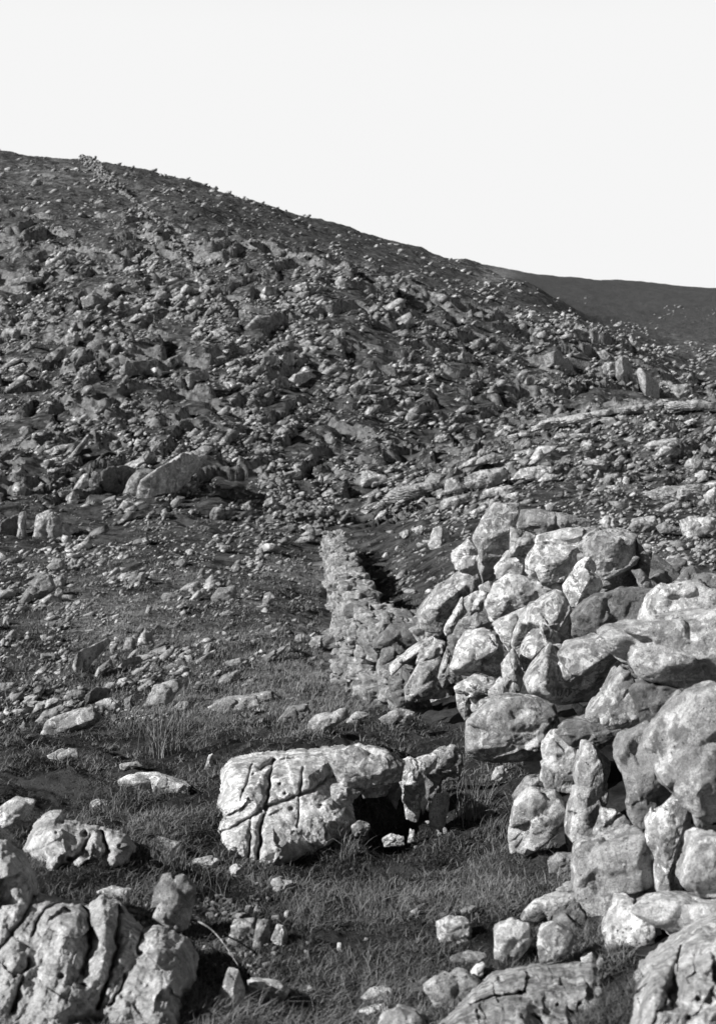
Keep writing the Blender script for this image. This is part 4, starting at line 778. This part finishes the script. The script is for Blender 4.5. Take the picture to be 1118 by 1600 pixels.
T(745,600,3,
 [(250,200),(340,180),(350,205),(270,220)],([(780,520),(880,480),(1040,470),(1050,510),(960,540),(860,545)],[],'broad pale slab on the knoll near the right edge'),[(1060,520),(1118,480),(1118,560),(1080,570)],([(855,590),(890,565),(950,545),(955,580),(880,605)],[(900,575,4)]),[(1020,430),(1050,405),(1085,405),(1085,455),(1040,465)],[(970,380),(1000,350),(1060,355),(1050,410),(1010,420)],
 ([(550,370),(560,335),(610,335),(610,365),(580,380)],[],'small square bright block in the middle of the knoll rubble'),[(390,170),(460,145),(560,125),(640,118),(640,140),(540,160),(420,187)],[(650,118),(720,100),(860,88),(870,112),(780,130),(660,142)],[(880,88),(960,76),(1050,75),(1118,90),(1118,115),(980,118),(885,115)],[(560,170),(690,145),(720,165),(600,185)],
 [(780,290),(830,265),(940,250),(950,280),(880,310),(800,305)],[(600,480),(640,475),(690,495),(650,510)],[(950,640),(1000,620),(1118,625),(1118,690),(1060,720),(980,735)],[(575,650),(600,620),(650,630),(660,680),(600,680)],[(710,660),(740,630),(830,620),(850,660),(800,690),(730,690)],[(840,670),(880,645),(950,680),(900,700),(860,695)],
 [(970,180),(1010,160),(1035,175),(990,192)],[(465,195),(530,180),(530,200),(480,205)],[(360,245),(420,232),(430,250),(370,258)],[(195,245),(200,230),(240,230),(235,245)],[(320,590),(330,560),(365,560),(370,585),(340,600)],[(680,460),(690,430),(715,440),(710,475),(690,475)],[(880,330),(920,300),(960,300),(950,330),(900,345)])
T(0,880,3,
 ([(100,150),(120,100),(170,55),(230,60),(252,112,0),(200,180,-14),(150,180,-10)],[(145,160,6),(240,115,5),(170,90,6)],'thick tilted slab with a black hollow under it, left of the turf slope'),[(240,80),(290,50),(310,80),(300,110),(260,110)],[(220,180),(270,115),(295,130),(285,185),(240,190)],
 ([(325,490),(345,460),(470,385),(490,400,-2),(390,505,-14),(355,527,-10)],'D','long slab with black face and pale rim above the boulder field',M_MID),[(430,545),(460,490),(510,455),(530,480),(480,500),(445,550)],[(515,400),(530,380),(550,375),(550,420),(520,425)],[(515,440),(550,425),(560,460),(535,465)],
 [(575,400),(590,350),(630,350),(635,400),(600,410)],([(640,370),(680,300),(710,330),(722,382,-4),(690,402),(650,397)],[(680,320,6)]),([(550,480),(570,460),(700,425),(735,435),(640,475),(560,502)],[],'thin pale bar-shaped slab lying across the turf above the boulder field'),
 ([(190,790),(215,740),(430,670),(477,700),(482,732,-8),(380,795,-10),(230,805)],[(330,765,10),(465,715,8),(230,760,6)],'large bedded tilted slab at the front of the boulder field on the left'),([(150,750),(200,700),(290,665),(310,680),(200,757)],[(200,725,3)],'thin slab propped against the large bedded slab'),[(150,700),(170,660),(250,630),(290,645),(200,690)],[(90,770),(110,740),(150,780),(110,790)],
 ([(400,620),(440,590),(500,620,-6),(480,652,-8),(400,667)],'D'),[(290,640),(330,600),(390,600),(400,630),(320,660)],[(330,680),(400,640),(400,660),(350,690)],[(660,660),(720,580),(820,550),(860,580),(800,620),(770,680),(720,670)],[(640,590),(700,550),(730,560),(690,590),(650,610)],[(440,660),(500,630),(560,650),(570,680),(500,700)],
 [(575,640),(620,620),(620,690),(590,690)],[(480,590),(490,560),(540,560),(540,600),(500,620)],[(780,700),(840,650),(880,650),(900,680),(840,700)],([(970,680),(1010,650),(1060,630),(1118,640),(1118,690),(1040,700)],[]),[(1015,555),(1040,530),(1118,500),(1118,530),(1060,570)],[(985,530),(1020,500),(1040,505),(1010,540)],
 [(1050,465),(1118,445),(1118,475),(1060,480)],([(755,160),(765,140),(850,138),(870,160),(820,180),(760,180)],[],'pale rectangular block flush in the turf slope'),([(985,160),(1020,120),(1100,105),(1118,180),(1060,190),(1000,180)],[]),[(590,80),(620,50),(680,40),(680,80),(640,95)],([(15,360),(50,315),(65,310),(95,350),(60,365)],[(60,325,4)],'small pyramid-shaped white stone at the left edge'),[(0,560),(70,560),(80,580),(20,600),(0,600)],
 [(680,230),(690,195),(715,205),(700,240)],[(925,60),(945,22),(960,25),(960,60)],[(520,250),(560,235),(570,255),(530,262)],[(10,290),(20,250),(45,255),(45,285)],[(195,540),(220,530),(235,545),(210,555)],[(150,215),(190,190),(220,200),(200,225)],[(90,110),(60,120),(70,90),(100,85)],[(630,320),(660,290),(690,300),(650,330)],[(810,210),(860,185),(880,200),(830,220)],[(880,170),(930,125),(960,130),(930,180)],[(1020,240),(1060,220),(1100,230),(1080,248)])
T(0,0,1,
 [(352,1034),(375,1028),(379,1038),(360,1042)],[(340,1065),(370,1048),(373,1056),(350,1070)],([(320,1106),(350,1092),(400,1088),(406,1103),(360,1113)],[(360,1100,3)],'low pale slab flush with the dry grass left of the wall'),[(392,1085),(425,1080),(436,1090),(405,1098)],([(430,1127),(450,1106),(480,1102),(486,1115),(447,1131)],[(460,1110,3)]),[(537,1130),(555,1112),(577,1115),(562,1132)],
 [(458,1005),(462,992),(475,990),(478,1002)],[(475,1012),(485,998),(520,990),(522,1003),(490,1017)],([(408,947),(412,928),(422,925),(432,935),(415,949)],[(420,935,3)],'single upright pale stone on the turf left of the coursed wall'),[(440,1012),(455,1003),(462,1015),(448,1020)],[(500,990),(530,975),(540,990),(520,1000)],[(400,1035),(430,1015),(450,1008),(440,1022),(415,1038)],[(470,1140),(490,1120),(540,1108),(545,1120),(500,1145)],[(590,1125),(620,1108),(650,1112),(640,1128),(600,1135)])

# ------------------------------------------------------------------ scree: the many smaller stones
rs = np.random.default_rng(21)
PXC = np.linspace(-200, 1320, 305); ENV = []
for p in PXC:
    u = (p-CX)/F; z = height(u*YG, YG); row = HY-F*z/YG; ENV.append(np.minimum.accumulate(row))
ENV = np.array(ENV)
def hit(px, py):
    i = np.clip(np.round((px-PXC[0])/(PXC[1]-PXC[0])).astype(int), 0, len(PXC)-1); Y = np.empty(len(px))
    for k in np.unique(i):
        s = i == k; Y[s] = np.interp(-py[s], -ENV[k], YG)
    return Y
n = 90000
px = rs.uniform(-180, 1300, n); py = rs.uniform(232, 1130, n); d = density(px, py)
pt = fbm(np.stack([(px-.4*py)*.010, (py+.42*px)*.024, 0*px+2], 1), 4); p2 = fbm(np.stack([px*.009, py*.016, 0*px+40], 1), 3)
d = np.clip(d*(1+2.4*pt)+.5*pt*(d > .2), 0, 1); d = np.maximum(d, .62*knoll(px, py))
ok = rs.random(n) < d*.72; px, py, d, p2 = px[ok], py[ok], d[ok], p2[ok]
top = ENV.min(1)[np.clip(np.round((px-PXC[0])/(PXC[1]-PXC[0])).astype(int), 0, len(PXC)-1)]
ok = py > top+2+5*(rs.random(len(py)) < .85); px, py, d, p2 = px[ok], py[ok], d[ok], p2[ok]; Y = hit(px, py)
S = 2.9*(1-rs.random(len(px)))**(-1/2.7); S = np.clip(S, 3.0, 34)*(.55+.55*d)*(.62+.38*sm(330, 480, py))*(1+.25*sm(880, 1000, py)); S *= np.where(Y > 600, .5, 1)*np.clip(1+1.3*p2, .65, 2); S = np.where(Y > 170, np.minimum(S, 11), np.minimum(S, 21))
ok = Y < 900; px, py, d, Y, S = px[ok], py[ok], d[ok], Y[ok], S[ok]
# ground hidden behind folds gets its stones too
nh = 2600; ph = rs.uniform(-150, 1270, nh); Yh = np.exp(rs.uniform(math.log(20), math.log(330), nh))
px = np.concatenate([px, ph]); Y = np.concatenate([Y, Yh]); S = np.concatenate([S, rs.uniform(4, 10, nh)]); py = np.concatenate([py, HY-F*elev(ph, Yh)])
X = (px-CX)/F*Y; Z = height(X, Y); D = S*Y/F
wall_d = np.abs(X-np.interp(Y, WP[:, 1], WP[:, 0])); keep = (wall_d > .55) | (Y > 47); keep &= ~((Y < 9))
ln = np.array([(505,812),(480,806),(450,798),(435,765),(422,720),(402,660),(385,600),(365,550),(345,500),(325,460),(300,420),(285,395),(262,360),(235,335),(205,312),(186,299)], float)
tl = rs.uniform(0, len(ln)-1.001, 1500); ti = tl.astype(int); lp = ln[ti]+(ln[ti+1]-ln[ti])*(tl-ti)[:, None]; wid = np.interp(lp[:, 1], [300, 450, 600, 800], [1.2, 2.2, 6, 13])
lx, ly = lp[:, 0]+rs.normal(0, 1, 1500)*wid, lp[:, 1]+rs.normal(0, .6, 1500)*wid; lY = hit(lx, ly); ok = lY < 420; lx, ly, lY = lx[ok], ly[ok], lY[ok]
lX = (lx-CX)/F*lY; lS = rs.uniform(3, 8, len(lx))*np.interp(ly, [300, 500, 800], [.6, .8, 1.25])
px, py, X, Y, Z, D, S = [a[keep] for a in (px, py, X, Y, Z, D, S)]
lD = lS*lY/F*1.15; o0 = np.array([float(lX.mean()), float(lY.mean()), 0.0])
o = new_obj('dry_stone_wall', batch('dry_stone_wall', np.stack([lX, lY, height(lX, lY)+lD*.35], 1)-o0, np.stack([lD*1.5, lD*1.1, lD*.8], 1), rs.normal(0, .35, (len(lD), 3)), 3, M_MID), None, o0)
tag(o, 'broken tumbled line of old wall straggling up the hillside from the end of the coursed wall', 'stone wall')
size = np.stack([D*rs.uniform(1.1, 2.3, len(D)), D*rs.uniform(.9, 1.6, len(D)), D*rs.uniform(.35, .85, len(D))], 1)
rotn = np.stack([rs.normal(0, .3, len(D)), -.42+rs.normal(0, .25, len(D)), rs.uniform(-.7, .7, len(D))], 1)
P = np.stack([X, Y, Z+size[:, 2]*.22], 1)
order = np.argsort(-S)
NIND = max(0, 292-NB); vis = [i for i in order if abs(px[i]-559) < 560 and Z[i]/Y[i] > -1][:NIND]
isind = np.zeros(len(D), bool); isind[vis] = True
for j, i in enumerate(vis):
    Vp, Fp = proto(j % 14, 4)
    key = ('bm', j % 14, Y[i] > 45); Vp, Fp = proto(j % 14, 5)
    if key not in PROTO: PROTO[key] = mesh_np('boulder', Vp, Fp, M_HILL if Y[i] > 45 else M_MID, False)
    o = new_obj('boulder', PROTO[key]); o.location = P[i]; o.rotation_euler = rotn[i]; o.scale = size[i]
    l, g = zone(px[i], py[i], Y[i]); tag(o, l, 'boulder', g); TODO.append((o, float(px[i]), float(py[i]), S[i]*1.4, S[i]))
r = ~isind
mid = r & (Y < 45) ; far = r & (Y >= 45)
for nm, msk, mt, lab in (('scree', far, M_HILL, 'countless broken grey stones strewn over the whole hillside'), ('loose_rubble', mid, M_MID, 'small loose stones strewn over the near grassy slope')):
    for sub in (3,):
        o = new_obj(nm, batch(nm, P[msk], size[msk], rotn[msk], sub, mt)); tag(o, lab, 'scree' if nm == 'scree' else 'rubble', None, 'stuff')
# grit and pebbles among the near heather
gp = []
for x, y, rx, ry, k in ((325,1425,35,18,110),(225,1440,25,18,110),(380,1420,50,20,70),(420,1500,60,30,60),(490,1560,60,30,60),(690,1310,30,20,8),(560,1480,90,60,10),(700,1420,30,12,6),(340,1495,40,25,30)):
    for _ in range(k):
        a, b = rs.normal(x, rx*.6), rs.normal(y, ry*.6); g = ground_at(a, min(b, 1640)); s = rs.gamma(3, 1.7)+1.5
        if g is not None: gp.append((g, s*g[1]/F))
gpos = np.array([g for g, s in gp]); gs = np.array([s for g, s in gp])
o = new_obj('grit', batch('grit', gpos+np.array([0, 0, 1])*gs[:, None]*.25, np.stack([gs*1.3, gs, gs*.7], 1), rs.normal(0, .5, (len(gs), 3)), 3, M_MID)); tag(o, 'grit and pebbles lying on bare soil between the near tufts', 'grit', None, 'stuff')

# every stone gets a description of its own: shape plus its place beside a landmark one can find
MARKS = [('the upper stacked round boulder',28,745),('the black-sided wedge block',150,470),('the small squarish pale boulder',129,585),('the bright tilted block',88,556),('the twin crags with black clefts',200,770),('the bright crag pillar',36,825),
 ('the lone round boulder on open turf',340,802),('the bright cube-like block',183,696),('the tilted slab with a hollow under it',58,908),('the large bedded slab',115,1130),('the black-faced slab with a pale rim',135,1025),('the bar-shaped slab on the turf',215,1035),
 ('the rounded block above the wall end',478,793),('the end of the coursed wall',515,815),('the flat-faced block above the wall end',585,748),('the large dark-fronted block',470,594),('the bright upright flake',556,612),('the leaf-shaped upright stone',692,610),('the slab with a leaning white rib',630,630),
 ('the pale block crowning the spur',907,520),('the tall black-faced crag',982,585),('the long undercut ledge of the spur',880,565),('the trailing low crag',1025,610),('the long bedded slab of the knoll',645,768),('the whale-backed slab',745,720),('the oval flat slab',778,767),('the broad triangular slab',830,740),
 ('the long tilted slab of the knoll',845,715),('the squat block in the hollow',685,840),('the broad slab near the right edge',1050,770),('the small square bright block',938,717),('the single upright stone on the turf',420,937),('the cracked dome',440,1260),('the rush tuft',258,1165),
 ('the small pyramid-shaped stone',18,992),('the rectangular block in the turf',270,932),('the pale pointed stone on the turf',315,895),('the skyline wall',160,275),('the dark gully below the hilltop',400,370),('the peak block of the near wall',775,820),('the dark grass basin',560,690)]
tk = {}
for ob, x, y, w_, h_ in TODO:
    ds = sorted((math.hypot(x-m[1], (y-m[2])*1.2), m) for m in MARKS); d, m = ds[0] if ds[0][0] > 4 else ds[1]
    ar = w_/max(h_, 1); sh = 'long flat slab' if ar > 2.3 else 'low block' if ar > 1.45 else 'squat block' if ar > .85 else 'upright stone'
    sz = 'large' if max(w_, h_) > 44 else 'small' if max(w_, h_) < 22 else 'grey'
    vx, vy = x-m[1], y-m[2]; di = ('above' if vy < 0 else 'below') if abs(vy) > abs(vx)*1.6 else ('left of' if vx < 0 else 'right of') if abs(vx) > abs(vy)*1.6 else ('up and left of' if vx < 0 and vy < 0 else 'up and right of' if vy < 0 else 'down and left of' if vx < 0 else 'down and right of')
    tk.setdefault((sz, sh, di, m[0]), []).append((d, ob))
ORD = ['nearest', 'second nearest', 'third nearest', 'fourth nearest', 'fifth nearest', 'sixth nearest', 'seventh nearest', 'eighth nearest']
for (sz, sh, di, mk), lst in tk.items():
    if len(mk.split()) > 6 and len(lst) > 1 and di.startswith(('up', 'down')): sh = sh.split()[-1]
    lst.sort(key=lambda e: e[0])
    for k, (d, ob) in enumerate(lst): ob['label'] = f'{sz} {sh} {di} {mk}' if len(lst) == 1 else f'{sz} {sh} {di} {mk}, {ORD[min(k, 7)]}'

# ------------------------------------------------------------------ grass and heather
def blades(P, L, Wd, bend, lean, tone, rg, nseg=3):
    n = len(P); az = rg.uniform(0, 2*math.pi, n); fa = rg.uniform(0, 2*math.pi, n)
    dx, dy = np.cos(az)*bend+lean[0], np.sin(az)*bend+lean[1]
    sx, sy = np.cos(fa), np.sin(fa); Vs = []
    for k in range(nseg+1):
        t = k/nseg; cx = P[:, 0]+dx*L*t*t; cy = P[:, 1]+dy*L*t*t; cz = P[:, 2]+L*(t-.35*(bend**2)*t*t)
        wk = Wd*(1-t)**.7*.5 if k < nseg else 0*Wd
        if k < nseg: Vs += [np.stack([cx-sx*wk, cy-sy*wk, cz], 1), np.stack([cx+sx*wk, cy+sy*wk, cz], 1)]
        else: Vs += [np.stack([cx, cy, cz], 1)]
    A = np.stack(Vs, 1); m = A.shape[1]; b = (np.arange(n)*m)[:, None]; T_ = []
    for k in range(nseg-1): T_ += [b+np.array([[2*k, 2*k+1, 2*k+3]]), b+np.array([[2*k, 2*k+3, 2*k+2]])]
    T_ += [b+np.array([[2*nseg-2, 2*nseg-1, 2*nseg]])]
    return A.reshape(-1, 3), np.vstack(T_), np.repeat(tone, m)
def vmesh(name, parts, mat):
    off = 0; Vs, Fs, Ts = [], [], []
    for a, f, t in parts: Vs.append(a); Fs.append(f+off); Ts.append(t); off += len(a)
    return mesh_np(name, np.vstack(Vs), np.vstack(Fs), mat, False, {'tone': np.concatenate(Ts)})
rv = np.random.default_rng(31)
def scatter(n, y0, y1, clump, f):
    c = max(1, n//clump); px = rv.uniform(-260, 1240, c); py = y0+(y1-y0)*rv.random(c)**.9; Y = hit(px, py)
    px = np.repeat(px, clump); Y = np.repeat(Y, clump); py = np.repeat(py, clump)
    r = .045*np.sqrt(Y/5)*np.abs(rv.normal(0, 1, len(px))); a = rv.uniform(0, 6.28, len(px))
    X = (px-CX)/F*Y+r*np.cos(a); Y = Y+r*np.sin(a); Y = np.maximum(Y, 2.4); Z = height(X, Y); px = CX+F*X/Y; py = HY-F*Z/Y
    ok = np.abs(X-np.interp(Y, WP[:, 1], WP[:, 0])) > np.where(Y < 12, .42, .5)
    return X[ok], Y[ok], Z[ok], px[ok], py[ok], np.repeat(rv.random(c), clump)[ok]
hp, gpz = [], []
# heather: short, dense, dark, in tussocks
for n, y0, y1, cl, LL, seg in ((325000, 1120, 1680, 30, (.014, .042), 2), (90000, 830, 1150, 18, (.03, .08), 2)):
    X, Y, Z, px, py, cr = scatter(n, y0, y1, cl, 0)
    tn = fbm(np.stack([X*1.7, Y*1.7, 0*X], 1), 4); L = rv.uniform(*LL, len(X))*(1+.9*np.clip(tn, -.6, 1))*(.6+.8*cr)
    tone = np.clip((.33+1.15*tn+.8*(cr-.5)+.25*rv.normal(0, 1, len(X))+.5*blobs(px, py, DRY)), 0, 1)
    kp = tn+.5*cr > -.28; X, Y, Z, L, tone = X[kp], Y[kp], Z[kp], L[kp], tone[kp]
    P = np.stack([X, Y, Z-.005], 1); hp.append(blades(P, L, np.maximum(.0034, Y*1.7/F), rv.uniform(.4, 2.2, len(X)), (.1, 0), tone, rv, seg))
o = new_obj('heather', vmesh('heather', hp, M_HEATH)); tag(o, 'low dark heather and moss carpeting the near ground', 'heather', None, 'stuff')
for n, y0, y1, cl, LL, thr in ((60000, 1110, 1680, 30, (.022, .07), .55), (90000, 840, 1150, 16, (.03, .09), .25)):
    X, Y, Z, px, py, cr = scatter(n, y0, y1, cl, 0); dr = blobs(px, py, DRY)+.45*fbm(np.stack([X*.9, Y*.9, 0*X+4], 1), 4)
    ok = dr+.25*(cr-.5) > thr-.12*(Y < 8); X, Y, Z, px, py, cr, dr = [a[ok] for a in (X, Y, Z, px, py, cr, dr)]
    L = rv.uniform(*LL, len(X))*(.6+.8*cr); tone = np.clip(.28+.42*dr+.22*rv.normal(0, 1, len(X)), 0, 1)
    P = np.stack([X, Y, Z-.005], 1); gpz.append(blades(P, L, np.maximum(.002, Y*1.15/F), rv.uniform(.15, 1.1, len(X)), (.25, .05), tone, rv, 3))
o = new_obj('grass', vmesh('grass', gpz, M_GRASS)); tag(o, 'dry moor grass growing in pale drifts among the heather', 'grass', None, 'stuff')
def tuft(px, py, n, L0, L1, label, spread=.05, tone=.6):
    g = ground_at(px, py); P = np.zeros((n, 3)); P[:, :2] = rv.normal(0, spread, (n, 2)); P[:, 2] = -.01
    a = blades(P, rv.uniform(L0, L1, n), np.full(n, g[1]*1.3/F), rv.uniform(.1, 1.2, n), (.05, 0), np.clip(tone+.25*rv.normal(0, 1, n), 0, 1), rv, 5)
    o = new_obj('grass_tuft', vmesh('grass_tuft', [a], M_GRASS), None, g); tag(o, label, 'grass tuft')
tuft(258,1180,90,.25,.55,'spiky rush tuft with long pale stalks on the turf above the long low slab',.06,.55)
tuft(545,1335,90,.04,.10,'star-shaped tuft of pale grass in the shadow at the mouth of the cave',.03,.6)
tuft(575,1425,80,.08,.2,'arching tuft of coarse grass in dark heather below the cave',.04,.5)
tuft(745,1275,160,.08,.22,'soft pale grass tuft between the cave and the wall foot',.05,.6)
tuft(180,1262,120,.05,.14,'grass tuft directly above the pitted boulder',.05,.5)
tuft(320,1400,40,.06,.15,'thin stalks beside the square pale block',.05,.6)
tuft(255,1350,160,.05,.12,'grass tuft between the pitted boulder and the square block',.04,.5)
tuft(620,1172,90,.03,.08,'short turf tuft overhanging the shelf above the dark cave',.06,.4)
tuft(600,1330,90,.03,.09,'low grass tuft at the lip of the dark hollow',.06,.35)
# stiff dead stalks lying across the dark hollow
g0 = ground_at(298,1462); g1 = ground_at(372,1520); g0[2] += .05; g1[2] += .02
def stalk(a, b, r, label, sag=.03):
    ps = [a+(b-a)*t+np.array([0, 0, sag*math.sin(math.pi*t)]) for t in np.linspace(0, 1, 9)]; Vs, Fs = [], []
    for i, p in enumerate(ps):
        for k in range(5): Vs.append(p-ps[0]+np.array([0, math.cos(k*1.2566), math.sin(k*1.2566)])*r*(1.1-.6*i/8))
    for i in range(8):
        for k in range(5): Fs.append((i*5+k, i*5+(k+1) % 5, i*5+5+(k+1) % 5, i*5+5+k))
    o = new_obj('dead_stalk', mesh_np('dead_stalk', np.array(Vs), np.array(Fs), M_WALL), None, a); tag(o, label, 'stalk')
stalk(g0, g1, .0035, 'thin dead stalk slanting across the dark hollow right of the cracked outcrop')
def upright(px, py, top): g = ground_at(px, py); return g, g+np.array([(top[0]-px)/F*g[1], -.02, (py-top[1])/F*g[1]])
